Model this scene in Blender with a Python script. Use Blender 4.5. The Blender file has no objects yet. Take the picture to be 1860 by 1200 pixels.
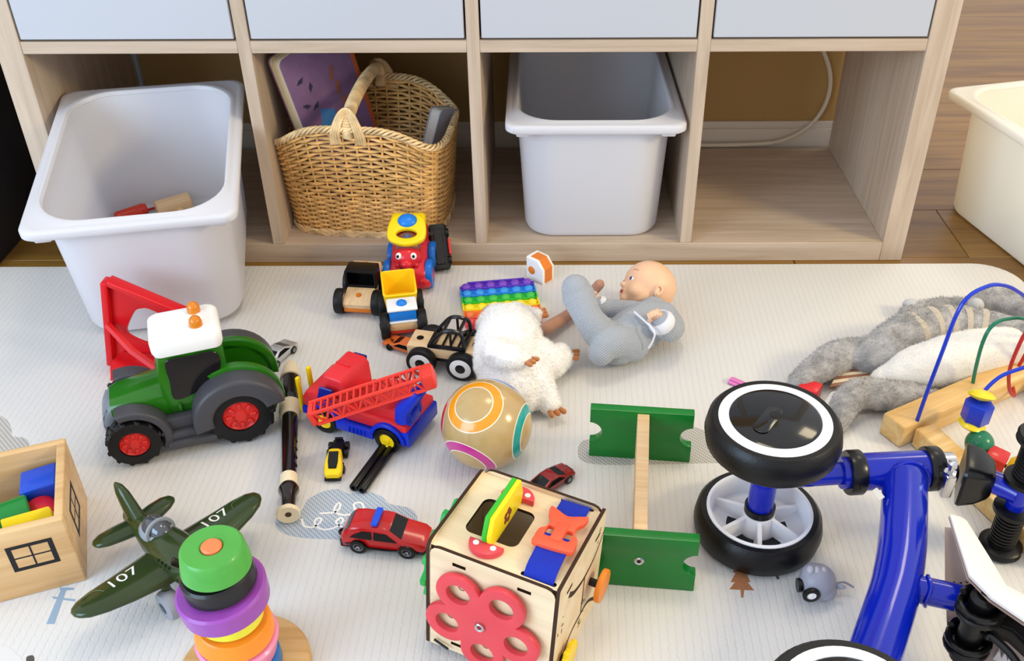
import bpy, bmesh, math, random
from mathutils import Vector as V, Matrix, Euler, noise
random.seed(7)
C = bpy.context.scene.collection
R = math.radians
# ------------------------------------------------------------------ camera
FPX = 1783.0
cd = bpy.data.cameras.new('camera'); cam = bpy.data.objects.new('camera', cd); C.objects.link(cam)
cd.sensor_width = 36; cd.sensor_fit = 'HORIZONTAL'; cd.lens = FPX/1860*36; cd.shift_x = -51/1860; cd.clip_start = .02
CAM = V((0, -1.5156, .91)); PITCH = R(35)
cam.matrix_world = Matrix.Translation(CAM) @ Euler((R(55), 0, 0)).to_matrix().to_4x4() @ Matrix.Rotation(R(-.2), 4, 'Z')
cd.dof.use_dof = False
bpy.context.scene.camera = cam
# ------------------------------------------------------------------ world, lamps, exposure
sc = bpy.context.scene
w = bpy.data.worlds.new('world'); sc.world = w; w.use_nodes = True
w.node_tree.nodes['Background'].inputs[0].default_value = (.96, .97, 1, 1)
w.node_tree.nodes['Background'].inputs[1].default_value = .85
def area(name, loc, target, size, power, col, sy=None):
    l = bpy.data.lights.new(name, 'AREA'); l.energy = power; l.color = col; l.size = size
    if sy: l.shape = 'RECTANGLE'; l.size_y = sy
    o = bpy.data.objects.new(name, l); C.objects.link(o); o.location = loc
    o.rotation_euler = (V(target)-V(loc)).to_track_quat('-Z', 'Y').to_euler()
    return o
area('window_daylight', (-2.2, -2.3, 1.15), (-.2, -.2, .2), 1.7, 54, (.55, .77, 1), 1.5)
area('floor_lamp', (2.2, -1.15, 1.35), (.2, -.4, 0), .45, 23, (1, .83, .47))
area('ceiling_lamp', (.2, -.1, 2.6), (0, -.3, 0), .5, 9, (1, .86, .6))
area('ceiling_lamp', (1.7, 1.1, 2.4), (1.5, .8, 0), .5, 7, (1, .84, .56))
vs = sc.view_settings; vs.view_transform = 'Standard'; vs.look = 'None'; vs.gamma = 1; vs.use_curve_mapping = False; vs.exposure = .32

# ------------------------------------------------------------------ materials
def lin(h):
    h = h.lstrip('#'); o = []
    for i in (0, 2, 4):
        c = int(h[i:i+2], 16)/255
        o.append(c/12.92 if c <= .04045 else ((c+.055)/1.055)**2.4)
    return (*o, 1)
class NT:
    def __init__(s, m): s.t = m.node_tree; s.b = s.t.nodes['Principled BSDF']
    def n(s, kind, **kw):
        q = s.t.nodes.new(kind)
        for k, v in kw.items():
            if k[0] == 'i': q.inputs[int(k[1:]) if k[1:].isdigit() else k[1:]].default_value = v
            else: setattr(q, k, v)
        return q
    def l(s, a, b): s.t.links.new(a, b)
    def inp(s, name): return s.b.inputs[name]
_m = {}
def mat(name, col, rough=.4, metal=0, coat=0, sss=0, trans=0, sheen=0, bump=0, bscale=200, var=0, vscale=30, alpha=1):
    if name in _m: return _m[name]
    m = bpy.data.materials.new(name); m.use_nodes = True; t = NT(m); c = lin(col)
    t.inp('Base Color').default_value = c; t.inp('Specular IOR Level').default_value = .32; t.inp('Roughness').default_value = rough; t.inp('Metallic').default_value = metal
    t.inp('Coat Weight').default_value = coat*.6; t.inp('Transmission Weight').default_value = trans; t.inp('Sheen Weight').default_value = sheen
    if sss:
        t.inp('Subsurface Weight').default_value = sss; t.inp('Subsurface Radius').default_value = (.01, .008, .006); t.inp('Subsurface Scale').default_value = 1
    tc = None
    if bump or var: tc = t.n('ShaderNodeTexCoord')
    if bump:
        nz = t.n('ShaderNodeTexNoise', iScale=bscale, iDetail=3); t.l(tc.outputs['Object'], nz.inputs['Vector'])
        bp = t.n('ShaderNodeBump', iStrength=bump, iDistance=.002); t.l(nz.outputs[0], bp.inputs['Height']); t.l(bp.outputs[0], t.inp('Normal'))
    if var:
        nz = t.n('ShaderNodeTexNoise', iScale=vscale, iDetail=4); t.l(tc.outputs['Object'], nz.inputs['Vector'])
        rp = t.n('ShaderNodeValToRGB'); rp.color_ramp.elements[0].position = .35; rp.color_ramp.elements[1].position = .68
        rp.color_ramp.elements[0].color = tuple(x*(1-var) for x in c[:3])+(1,); rp.color_ramp.elements[1].color = tuple(min(1, x*(1+var*.5)) for x in c[:3])+(1,)
        t.l(nz.outputs[0], rp.inputs[0]); t.l(rp.outputs[0], t.inp('Base Color'))
    _m[name] = m; return m
def wood(name, c1, c2, axis=0, scale=1, rough=.45, coat=0):
    if name in _m: return _m[name]
    m = bpy.data.materials.new(name); m.use_nodes = True; t = NT(m)
    tc = t.n('ShaderNodeTexCoord'); mp = t.n('ShaderNodeMapping')
    s = [60*scale]*3; s[axis] = 3.2*scale; mp.inputs['Scale'].default_value = s
    oi = t.n('ShaderNodeObjectInfo'); ad = t.n('ShaderNodeVectorMath', operation='ADD')
    sc_ = t.n('ShaderNodeMath', operation='MULTIPLY', i1=7.0); t.l(oi.outputs['Random'], sc_.inputs[0])
    t.l(tc.outputs['Object'], mp.inputs['Vector']); t.l(mp.outputs[0], ad.inputs[0]); t.l(sc_.outputs[0], ad.inputs[1])
    nz = t.n('ShaderNodeTexNoise', iScale=1, iDetail=6, iRoughness=.65, iDistortion=.6); t.l(ad.outputs[0], nz.inputs['Vector'])
    rp = t.n('ShaderNodeValToRGB'); rp.color_ramp.elements[0].position = .33; rp.color_ramp.elements[1].position = .66
    rp.color_ramp.elements[0].color = lin(c1); rp.color_ramp.elements[1].color = lin(c2)
    t.l(nz.outputs[0], rp.inputs[0]); t.l(rp.outputs[0], t.inp('Base Color'))
    t.inp('Roughness').default_value = rough; t.inp('Coat Weight').default_value = coat
    bp = t.n('ShaderNodeBump', iStrength=.12, iDistance=.001); t.l(nz.outputs[0], bp.inputs['Height']); t.l(bp.outputs[0], t.inp('Normal'))
    _m[name] = m; return m

# ------------------------------------------------------------------ geometry helpers (local units: centimetres)
U = .01
I4 = Matrix.Identity(4)
def T(x=0, y=0, z=0, rx=0, ry=0, rz=0): return Matrix.Translation((x, y, z)) @ Euler((R(rx), R(ry), R(rz))).to_matrix().to_4x4()
def TV(o, zaxis, xhint=(1, 0, 0)):
    z = V(zaxis).normalized(); x = V(xhint); x = (x-z*x.dot(z))
    if x.length < 1e-4: x = V((0, 1, 0)); x = x-z*x.dot(z)
    x.normalize(); y = z.cross(x)
    m = Matrix((x, y, z)).transposed().to_4x4(); m.translation = V(o); return m
def B(): return bmesh.new()
def join(bm, t, M=I4):
    if M.determinant() < 0: pass
    bmesh.ops.transform(t, matrix=M, verts=t.verts)
    me = bpy.data.meshes.new('tmp'); t.to_mesh(me); t.free(); bm.from_mesh(me); bpy.data.meshes.remove(me)
    return bm
def box(bm, sx, sy, sz, M=I4, bev=0, seg=2):
    t = bmesh.new(); bmesh.ops.create_cube(t, size=1)
    bmesh.ops.transform(t, matrix=Matrix.Diagonal((sx, sy, sz, 1)), verts=t.verts)
    if bev: bmesh.ops.bevel(t, geom=t.edges[:], offset=bev, segments=seg, affect='EDGES', profile=.5, clamp_overlap=True)
    return join(bm, t, M)
def bx(bm, x0, x1, y0, y1, z0, z1, bev=0, seg=2, M=I4):
    return box(bm, x1-x0, y1-y0, z1-z0, M @ T((x0+x1)/2, (y0+y1)/2, (z0+z1)/2), bev, seg)
def plate(bm, outer, h, M=I4, holes=(), bev=0, seg=2):
    t = bmesh.new()
    if not holes:
        vs_ = [t.verts.new((p[0], p[1], 0)) for p in outer]; fs = [t.faces.new(vs_)]
    else:
        es = []
        for lp in [outer, *holes]:
            vs_ = [t.verts.new((p[0], p[1], 0)) for p in lp]
            es += [t.edges.new((vs_[i], vs_[(i+1) % len(vs_)])) for i in range(len(vs_))]
        fs = [g for g in bmesh.ops.triangle_fill(t, use_beauty=True, edges=es)['geom'] if isinstance(g, bmesh.types.BMFace)]
    bmesh.ops.recalc_face_normals(t, faces=t.faces)
    if t.faces and sum(f.normal.z for f in t.faces) > 0: bmesh.ops.reverse_faces(t, faces=t.faces)
    r = bmesh.ops.extrude_face_region(t, geom=t.faces[:])
    bmesh.ops.translate(t, vec=(0, 0, h), verts=[g for g in r['geom'] if isinstance(g, bmesh.types.BMVert)])
    bmesh.ops.recalc_face_normals(t, faces=t.faces)
    if bev:
        es = [e for e in t.edges if len(e.link_faces) == 2 and (abs(e.link_faces[0].normal.z) > .9) != (abs(e.link_faces[1].normal.z) > .9)]
        bmesh.ops.bevel(t, geom=es, offset=bev, segments=seg, affect='EDGES', profile=.5, clamp_overlap=True)
    return join(bm, t, M)
def loft(bm, rings, M=I4, cap0=True, cap1=True, closed=True):
    t = bmesh.new(); rr = [[t.verts.new(p) for p in r] for r in rings]; n = len(rr[0])
    for a, b in zip(rr, rr[1:]):
        for i in range(n if closed else n-1):
            j = (i+1) % n
            t.faces.new((a[i], a[j], b[j], b[i]))
    if cap0: t.faces.new(rr[0][::-1])
    if cap1: t.faces.new(rr[-1])
    bmesh.ops.recalc_face_normals(t, faces=t.faces)
    return join(bm, t, M)
def lathe(bm, prof, M=I4, n=28):
    t = bmesh.new(); rows = []
    for r, z in prof:
        if r < 1e-5: rows.append([t.verts.new((0, 0, z))])
        else: rows.append([t.verts.new((r*math.cos(2*math.pi*i/n), r*math.sin(2*math.pi*i/n), z)) for i in range(n)])
    for a, b in zip(rows, rows[1:]):
        for i in range(n):
            j = (i+1) % n
            if len(a) == 1 and len(b) == 1: continue
            if len(a) == 1: t.faces.new((a[0], b[j], b[i]))
            elif len(b) == 1: t.faces.new((a[i], a[j], b[0]))
            else: t.faces.new((a[i], a[j], b[j], b[i]))
    bmesh.ops.remove_doubles(t, verts=t.verts, dist=1e-6)
    bmesh.ops.recalc_face_normals(t, faces=t.faces)
    return join(bm, t, M)
def spline(pts, k=6, closed=False):
    P = [tuple(p) for p in pts]; n = len(P); out = []
    rng = range(n if closed else n-1)
    for i in rng:
        g = (lambda q: P[q % n]) if closed else (lambda q: P[min(max(q, 0), n-1)])
        p0, p1, p2, p3 = g(i-1), g(i), g(i+1), g(i+2)
        for s in range(k):
            t = s/k
            out.append(tuple(.5*(2*b+(c-a)*t+(2*a-5*b+4*c-d)*t*t+(3*b-a-3*c+d)*t**3) for a, b, c, d in zip(p0, p1, p2, p3)))
    if not closed: out.append(P[-1])
    return out
def tube(bm, pts, r, M=I4, n=8, caps=True, closed=False, sq=None):
    P = [V(p[:3]) for p in pts]; m = len(P)
    rad = [r]*m if not hasattr(r, '__len__') else list(r)
    tans = []
    for i in range(m):
        a = P[(i-1) % m] if (closed or i > 0) else P[0]; b = P[(i+1) % m] if (closed or i < m-1) else P[-1]
        tans.append((b-a).normalized())
    nrm = tans[0].orthogonal().normalized() if abs(tans[0].z) > .95 else V((0, 0, 1)).cross(tans[0]).normalized()
    rings = []
    for i in range(m):
        nrm = (nrm-tans[i]*nrm.dot(tans[i])).normalized(); bi = tans[i].cross(nrm)
        rings.append([P[i]+(nrm*math.cos(2*math.pi*k/n)*(sq or 1)+bi*math.sin(2*math.pi*k/n))*rad[i] for k in range(n)])
    if closed: rings.append(rings[0]); caps = False
    return loft(bm, rings, M, caps, caps)
def limb(bm, pts, M=I4, n=14, k=5):
    q = spline(pts, k) if len(pts) > 2 else spline([pts[0], pts[1]], k)
    a, b = V(q[0][:3]), V(q[-1][:3]); da = (a-V(q[1][:3])).normalized(); db = (b-V(q[-2][:3])).normalized()
    pre = []; post = []
    for ang in (85, 65, 42, 20):
        r0, r1 = q[0][3], q[-1][3]
        pre.append((*(a+da*r0*math.sin(R(ang))), r0*math.cos(R(ang))))
        post.insert(0, (*(b+db*r1*math.sin(R(ang))), r1*math.cos(R(ang))))
    full = pre+q+post
    return tube(bm, [f[:3] for f in full], [max(f[3], .001) for f in full], M, n)
def ell(bm, c, r, M=I4, u=18, v=12, rot=(0, 0, 0)):
    t = bmesh.new(); bmesh.ops.create_uvsphere(t, u_segments=u, v_segments=v, radius=1)
    if not hasattr(r, '__len__'): r = (r, r, r)
    return join(bm, t, M @ T(*c, *rot) @ Matrix.Diagonal((*r, 1)))
def circ(r, n=24, cx=0, cy=0, a0=0, a1=360):
    full = abs(a1-a0) >= 360
    return [(cx+r*math.cos(R(a0+(a1-a0)*i/(n if full else n-1))), cy+r*math.sin(R(a0+(a1-a0)*i/(n if full else n-1)))) for i in range(n)]
def rrect(hx, hy, r, n=6, cx=0, cy=0):
    o = []
    for sx, sy, a in ((1, 1, 0), (-1, 1, 90), (-1, -1, 180), (1, -1, 270)):
        for i in range(n):
            t = R(a+90*i/(n-1)); o.append((cx+sx*(hx-r)+r*math.cos(t), cy+sy*(hy-r)+r*math.sin(t)))
    return o
def hull(bm, secs, M=I4, n=20):
    """secs: (x, y0, z0, ry, rz, power) superellipse sections along x"""
    rings = []
    for x, y0, z0, ry, rz, p in secs:
        ring = []
        for i in range(n):
            a = 2*math.pi*(i+.5)/n; c, s = math.cos(a), math.sin(a)
            ring.append((x, y0+ry*math.copysign(abs(c)**(2/p), c), z0+rz*math.copysign(abs(s)**(2/p), s)))
        rings.append(ring)
    return loft(bm, rings, M)
def text(bm, s, size, M=I4, h=.05):
    c = bpy.data.curves.new('t', 'FONT'); c.body = s; c.size = size; c.extrude = h; c.align_x = 'CENTER'; c.align_y = 'CENTER'; c.resolution_u = 3
    o = bpy.data.objects.new('t', c); me = bpy.data.meshes.new_from_object(o)
    t = bmesh.new(); t.from_mesh(me); bpy.data.objects.remove(o); bpy.data.curves.remove(c); bpy.data.meshes.remove(me)
    return join(bm, t, M)
def warp(bm, f):
    for v in bm.verts: v.co = f(v.co)
    return bm
def tomesh(name, bm, ang=38):
    for v in bm.verts: v.co *= U
    me = bpy.data.meshes.new(name); bm.to_mesh(me); bm.free()
    me.polygons.foreach_set('use_smooth', [True]*len(me.polygons)); me.set_sharp_from_angle(angle=R(ang))
    return me
def part(name, bm, m, parent=None, label=None, kind=None, ang=38, M=None):
    me = tomesh(name, bm, ang); me.materials.append(m)
    o = bpy.data.objects.new(name, me); C.objects.link(o); o.parent = parent
    if M is not None: o.matrix_local = M
    if label: o['label'] = label
    if kind: o['kind'] = kind
    return o
def pl(name, me, parent, M=None, kind=None):     # another object on shared mesh data
    o = bpy.data.objects.new(name, me); C.objects.link(o); o.parent = parent
    if M is not None: o.matrix_local = M
    if kind: o['kind'] = kind
    return o
def tag(o, label, cat, group=None):
    o['label'] = label; o['category'] = cat
    if group: o['group'] = group
    return o
def thing(name, label, cat, loc=(0, 0, 0), rz=0, rx=0, ry=0, group=None, M=None):
    o = bpy.data.objects.new(name, None); C.objects.link(o); o.empty_display_size = .02
    o.matrix_world = M if M is not None else Matrix.Translation(loc) @ Matrix.Rotation(R(rz), 4, 'Z') @ Matrix.Rotation(R(ry), 4, 'Y') @ Matrix.Rotation(R(rx), 4, 'X')
    return tag(o, label, cat, group)
def struct(name, bm, m, parent=None, ang=38):
    o = part(name, bm, m, parent, ang=ang)
    if parent is None: o['kind'] = 'structure'
    return o
def blob(name, bm, m, parent, voxel=.3, smooth=4, label=None, f=None):
    o = part(name, bm, m, parent, label)
    a = o.modifiers.new('r', 'REMESH'); a.mode = 'VOXEL'; a.voxel_size = voxel*U
    b = o.modifiers.new('s', 'SMOOTH'); b.factor = .5; b.iterations = smooth
    dg = bpy.context.evaluated_depsgraph_get(); me = bpy.data.meshes.new_from_object(o.evaluated_get(dg))
    o.modifiers.clear(); old = o.data; o.data = me; bpy.data.meshes.remove(old)
    if f:
        for v in me.vertices: v.co = f(v.co/U)*U
    me.polygons.foreach_set('use_smooth', [True]*len(me.polygons))
    if not me.materials: me.materials.append(m)
    return o
def fur(src, m, n, length, width=.05, name='fur', comb=(0, 0, -.3), sel=None, colf=None):
    """short pile strands standing on a plush surface, one joined part"""
    me = src.data; me.calc_loop_triangles(); tris = [t for t in me.loop_triangles if sel is None or sel(t.center/U)]
    if not tris: return
    cum = []; s = 0
    for t in tris: s += t.area; cum.append(s)
    import bisect
    vs_ = []; fs = []; rnd = random.Random(3)
    for i in range(n):
        t = tris[min(bisect.bisect(cum, rnd.random()*s), len(tris)-1)]
        a, b, c = (me.vertices[k].co for k in t.vertices)
        u, v = rnd.random(), rnd.random()
        if u+v > 1: u, v = 1-u, 1-v
        p = a+(b-a)*u+(c-a)*v
        nn = t.normal; d = (nn+V(comb)*.8+V((rnd.gauss(0, .45), rnd.gauss(0, .45), rnd.gauss(0, .45)))).normalized()
        if d.dot(nn) < .1: d = (d+nn*.6).normalized()
        L = length*U*rnd.uniform(.6, 1.15); side = d.cross(V((rnd.gauss(0, 1), rnd.gauss(0, 1), rnd.gauss(0, 1)))).normalized()*width*U*.5
        k = len(vs_); vs_ += [p-side-nn*.0004, p+side-nn*.0004, p+d*L]; fs.append((k, k+1, k+2))
    mm = bpy.data.meshes.new(name); mm.from_pydata(vs_, [], fs); mm.materials.append(m)
    o = bpy.data.objects.new(name, mm); C.objects.link(o); o.parent = src; o['kind'] = 'stuff'
    return o
RUG = .010
def ray(px, py):
    """view direction of a photo pixel (used once, to find where on the rug a thing stands)"""
    return cam.matrix_world.to_3x3() @ V(((px-981)/FPX, -(py-600)/FPX, -1))
def at(px, py, z=RUG):
    d = ray(px, py); t = (z-CAM.z)/d.z; return CAM+d*t
# shared plastics and paints
RED = mat('red_plastic', '#cf141d', .3); BLUE = mat('blue_plastic', '#0a34b4', .3); YEL = mat('yellow_plastic', '#f2cc12', .3)
BLACK = mat('black_plastic', '#09090b', .32); RUBBER = mat('black_rubber', '#0d0d0f', .5, bump=.1); WHITE = mat('white_plastic', '#eceae8', .35)
CHROME = mat('chrome', '#c8c8cc', .18, 1); NWOOD = wood('beech', '#d3a978', '#e6c79c', 0, 1.2); GLASSD = mat('dark_window', '#0c0d10', .12)
GREY = mat('grey_plastic', '#55565a', .4)
# ------------------------------------------------------------------ setting: floor of planks, wall, skirting
FLOORW = wood('floor_oak', '#6a4620', '#926c2c', 0, .55, .42)
OAK = wood('light_oak', '#b09a84', '#c8b39e', 0, 1.0, .5); OAKV = wood('light_oak_upright', '#b09a84', '#c8b39e', 2, 1.0, .5)
fl = struct('floor', bx(B(), -250, 260, -260, 260, -3, -1.2), mat('subfloor', '#3a2818', .8))
pme = {}
rnd = random.Random(5)
for r, y0 in enumerate(range(-15, 14)):
    ya = 1+18*y0
    if ya < -60: continue
    edges = [-170]; x = -170+rnd.uniform(30, 110)
    if y0 == 0: edges = [-170, -50, 77.5, 195]
    else:
        while x < 190: edges.append(x); x += 122
        edges.append(195)
    for a, b in zip(edges, edges[1:]):
        key = round(b-a, 1)
        if key not in pme: pme[key] = tomesh('plank', bx(B(), .06, b-a-.06, .06, 17.94, -1.2, 0, .1, 1)); pme[key].materials.append(FLOORW)
        pl('plank', pme[key], fl, T(a*U, ya*U, 0))
WALLM = mat('wall_paint', '#b08d57', .85, bump=.1, bscale=400)
struct('wall_back', bx(B(), -170, 64.5, 43, 58, 0, 150), WALLM)
struct('lit_gap_strip_1', bx(B(), -84.5, -81.0, 41.2, 43, 8.6, 70, .2), mat('lit_gap_pale', '#c6d0dc', .5))  # added pale strip: light in the gap behind the left side panel, as colour
SKIRT = mat('skirting_white', '#d9cdbd', .5)
t_ = bx(B(), -170, 64.5, 41.6, 43, 0, 7.2, .2); bx(t_, -170, 64.5, 42.2, 43, 7, 8.6, .3)
struct('baseboard_back', t_, SKIRT)
# black cabinet beside the shelf
t = thing('black_cabinet', 'plain black cabinet side panel standing left of the oak shelf', 'cabinet', (-1.2, .12, 0))
BLK = mat('black_lacquer', '#222226', .5)
part('body', bx(B(), -22, 23.2, -14, 29, 0, 92, .3), BLK, t); part('top_panel', bx(B(), -22, 23.5, -14.5, 29, 92.2, 94.2, .2), BLK, t)
part('plinth', bx(B(), -20, 20, -40.5, -14.5, 0, 3, .2), BLK, t) if False else None

# ------------------------------------------------------------------ shelving unit
sh = thing('shelving_unit', 'light oak shelving unit with open compartments below white drawers', 'shelf', (-.102, .2, 0))
ox, oy = 10.2, -20
def S(x0, x1, y0, y1, z0, z1, bev=.08): return bx(B(), x0+ox, x1+ox, y0+oy, y1+oy, z0, z1, bev, 1)
DIV = [(-85.25, -81.2), (-47.3, -45.25), (-11.35, -9.3), (24.85, 26.9), (60.9, 64.9)]
for i, (a, b) in enumerate(DIV):
    if i in (0, 4): part('side_panel', S(a, b, 0, 40, 0, 82), OAKV, sh)
    else: part('divider', S(a, b, .05, 40, 3.7, 78), OAKV, sh)
part('bottom_panel', S(-81.2, 60.9, 0, 40, 0, 3.7), OAK, sh)
part('top_panel', S(-81.2, 60.9, 0, 40, 78, 82), OAK, sh)
for (a, b), (c, d) in zip(DIV, DIV[1:]): part('shelf_board', S(b, c, .1, 40, 38.2, 40.15), OAK, sh)
DRW = mat('drawer_white', '#babcc3', .35); DSIDE = mat('drawer_gap_shade', '#8d8a88', .6)
KN = mat('knob_white', '#d9d5d0', .3)
for i, ((a, b), (c, d)) in enumerate(zip(DIV, DIV[1:])):
    dr = part('drawer', S(b+1.2, c-1.2, 2, 36, 41.2, 70), DSIDE, sh)
    f_ = part('drawer_front', S(b+.3, c-.3, 0, 1.9, 40.5, 77.6, .12), DRW, dr)
    part('knob', lathe(B(), [(0, -2.6), (1.5, -2.5), (1.7, -1.9), (.8, -1.2), (.7, 0)], T((b+c)/2+ox+(2 if i == 3 else 0), oy, 49.6, -90, 0, 0) @ Matrix.Scale(-1, 4, (0, 0, 1)), 20), KN, dr)

# white cable on the wall inside the right compartment
cb = B(); tube(cb, spline([aty_ for aty_ in [(-2, -1, 34), (6, -1, 30), (12, -1.2, 22), (13.5, -1.4, 15), (11, -2, 9), (5, -2.6, 5.3), (-3, -3, 4.6), (-14, -3, 4.5), (-26, -3, 4.5)]], 8), .42, n=8)
o = part('power_cable', cb, mat('cable_white', '#d8cdb8', .5), None); o.location = (.46, .428, -.0008); tag(o, 'pale power cable looping down the wall inside the empty compartment', 'cable')

# ------------------------------------------------------------------ play mat with printed motifs
def rugmat():
    m = bpy.data.materials.new('play_mat'); m.use_nodes = True; t = NT(m)
    tc = t.n('ShaderNodeTexCoord'); mp = t.n('ShaderNodeMapping'); t.l(tc.outputs['Object'], mp.inputs['Vector']); mp.inputs['Rotation'].default_value = (0, 0, R(1.5))
    wv = t.n('ShaderNodeTexWave', wave_type='BANDS', bands_direction='X', iScale=34, iDistortion=1.5, iDetail=1); wv.inputs['Detail Scale'].default_value = 6; t.l(mp.outputs[0], wv.inputs['Vector'])
    pw = t.n('ShaderNodeMath', operation='POWER', i1=9.0); t.l(wv.outputs['Fac'], pw.inputs[0])
    mp2 = t.n('ShaderNodeMapping'); mp2.inputs['Scale'].default_value = (420, 130, 200); t.l(tc.outputs['Object'], mp2.inputs['Vector'])
    nz = t.n('ShaderNodeTexNoise', iScale=1, iDetail=2); t.l(mp2.outputs[0], nz.inputs['Vector'])
    mx = t.n('ShaderNodeMath', operation='MULTIPLY_ADD', i1=.55); t.l(nz.outputs[0], mx.inputs[0])
    ml = t.n('ShaderNodeMath', operation='MULTIPLY', i1=-.8); t.l(pw.outputs[0], ml.inputs[0]); t.l(ml.outputs[0], mx.inputs[2])
    bp = t.n('ShaderNodeBump', iStrength=.22, iDistance=.0018); t.l(mx.outputs[0], bp.inputs['Height']); t.l(bp.outputs[0], t.inp('Normal'))
    rp = t.n('ShaderNodeValToRGB'); rp.color_ramp.elements[0].color = lin('#d6d3d0'); rp.color_ramp.elements[1].color = lin('#d1ceca')
    t.l(pw.outputs[0], rp.inputs[0]); t.l(rp.outputs[0], t.inp('Base Color')); t.inp('Roughness').default_value = .75
    return m
rug = part('play_mat', plate(B(), rrect(110, 75, 7, 10), .9, T(-26.8, -77.6, .1), bev=.35, seg=3), rugmat())
tag(rug, 'large cream ribbed play mat lying before the shelf, printed with clouds', 'play mat')
def printmat(name, c1, c2, scale):
    m = bpy.data.materials.new(name); m.use_nodes = True; t = NT(m)
    tc = t.n('ShaderNodeTexCoord'); wv = t.n('ShaderNodeTexWave', wave_type='BANDS', bands_direction='DIAGONAL', iScale=scale, iDistortion=0)
    t.l(tc.outputs['Object'], wv.inputs['Vector'])
    w2 = t.n('ShaderNodeTexWave', wave_type='BANDS', bands_direction='X', iScale=scale*1.3); t.l(tc.outputs['Object'], w2.inputs['Vector'])
    mm = t.n('ShaderNodeMath', operation='MULTIPLY'); t.l(wv.outputs['Fac'], mm.inputs[0]); t.l(w2.outputs['Fac'], mm.inputs[1])
    rp = t.n('ShaderNodeValToRGB'); rp.color_ramp.elements[0].position = .22; rp.color_ramp.elements[1].position = .42
    rp.color_ramp.elements[0].color = lin(c1); rp.color_ramp.elements[1].color = lin(c2)
    t.l(mm.outputs[0], rp.inputs[0]); t.l(rp.outputs[0], t.inp('Base Color')); t.inp('Roughness').default_value = .75
    return m
PB = printmat('print_blue', '#b7bec6', '#7f95ad', 95); PG = printmat('print_grey', '#c2bdb6', '#8f8c88', 95)
def decal(name, px, m, label=None, k=3, z=.03):
    P = [at(a, b) for a, b in px]; P = [(p.x/U, p.y/U) for p in P]
    if k: P = [q for q in spline(P, k, True)]
    return part(name, plate(B(), P, z, T(0, 0, .985)), m, rug, label)
decal('printed_cloud', [(503, 940), (504, 960), (525, 972), (570, 978), (640, 979), (700, 976), (754, 955), (757, 937), (743, 922), (708, 915), (694, 902), (665, 892), (633, 896), (615, 888), (585, 893), (558, 908), (546, 928)], PB, 'blue hatched cloud print with white swirls')
decal('printed_cloud', [(1049, 822), (1056, 802), (1075, 796), (1110, 780), (1170, 768), (1230, 768), (1270, 778), (1300, 790), (1330, 815), (1330, 838), (1280, 841), (1200, 843), (1100, 844), (1060, 838)], PG, 'grey hatched cloud print')
decal('printed_cloud', [(-40, 745), (5, 757), (20, 775), (23, 792), (45, 795), (53, 808), (35, 818), (-40, 822)], PG)
decal('printed_cloud', [(-60, 1180), (0, 1172), (28, 1185), (40, 1215), (-60, 1230)], mat('print_pale', '#d9d7d5', .8))
def stroke(name, px, wd, m, label=None):
    P = [at(a, b) for a, b in px]; P = spline([(p.x/U, p.y/U) for p in P], 6); L = []; Rr = []
    for i, p in enumerate(P):
        a, b = P[max(i-1, 0)], P[min(i+1, len(P)-1)]; d = V((b[0]-a[0], b[1]-a[1])).normalized(); n = V((-d.y, d.x))*wd/2
        L.append((p[0]+n.x, p[1]+n.y, 1.022)); Rr.append((p[0]-n.x, p[1]-n.y, 1.022))
    return part(name, loft(B(), [[a, b] for a, b in zip(L, Rr)], I4, False, False, False), m, rug, label)
PW = mat('print_white', '#e9e6e2', .8)
stroke('printed_swirl', [(580, 932), (608, 930), (618, 920), (616, 913), (610, 918), (608, 928), (622, 935), (645, 932), (660, 924), (656, 913), (643, 915), (647, 927), (660, 932), (682, 933)], .28, PW)
stroke('printed_swirl', [(548, 942), (553, 955), (568, 957), (580, 950), (584, 942), (575, 942), (572, 952), (585, 961), (605, 959), (622, 948), (620, 940), (610, 948), (622, 957)], .28, PW)
BR_ = mat('print_brown', '#a9714c', .75, var=.2, vscale=400)
for pts in ([(1337, 1022), (1353, 1022), (1358, 1040), (1331, 1040)], [(1338, 1036), (1353, 1036), (1363, 1057), (1327, 1057)], [(1338, 1053), (1354, 1053), (1370, 1072), (1325, 1070)], [(1345, 1070), (1352, 1070), (1350, 1085), (1346, 1085)]):
    decal('printed_tree', pts, BR_, 'brown fir tree print' if pts[0][1] == 1022 else None, 0, .03+.004*random.random())
DG = mat('print_dark', '#55504b', .8)
decal('printed_mushroom', [(1391, 1040), (1400, 1031), (1420, 1029), (1430, 1034), (1424, 1041), (1405, 1043)], DG); decal('printed_stem', [(1408, 1041), (1412, 1041), (1416, 1051), (1411, 1052)], DG, None, 0)
PBL = mat('print_post_blue', '#8fa6bd', .75)
decal('printed_post', [(84, 1133), (99, 1133), (122, 1067), (112, 1067)], PBL, 'blue signpost print', 0)
decal('printed_crossbar', [(94, 1083), (97, 1087), (128, 1091), (136, 1092), (137, 1088), (126, 1087)], PBL, None, 0, .037); decal('printed_crossbar', [(108, 1067), (134, 1067), (134, 1071), (110, 1073)], PBL, None, 0, .034)
decal('printed_mark', [(48, 1193), (60, 1190), (62, 1200), (50, 1206)], DG)

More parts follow.
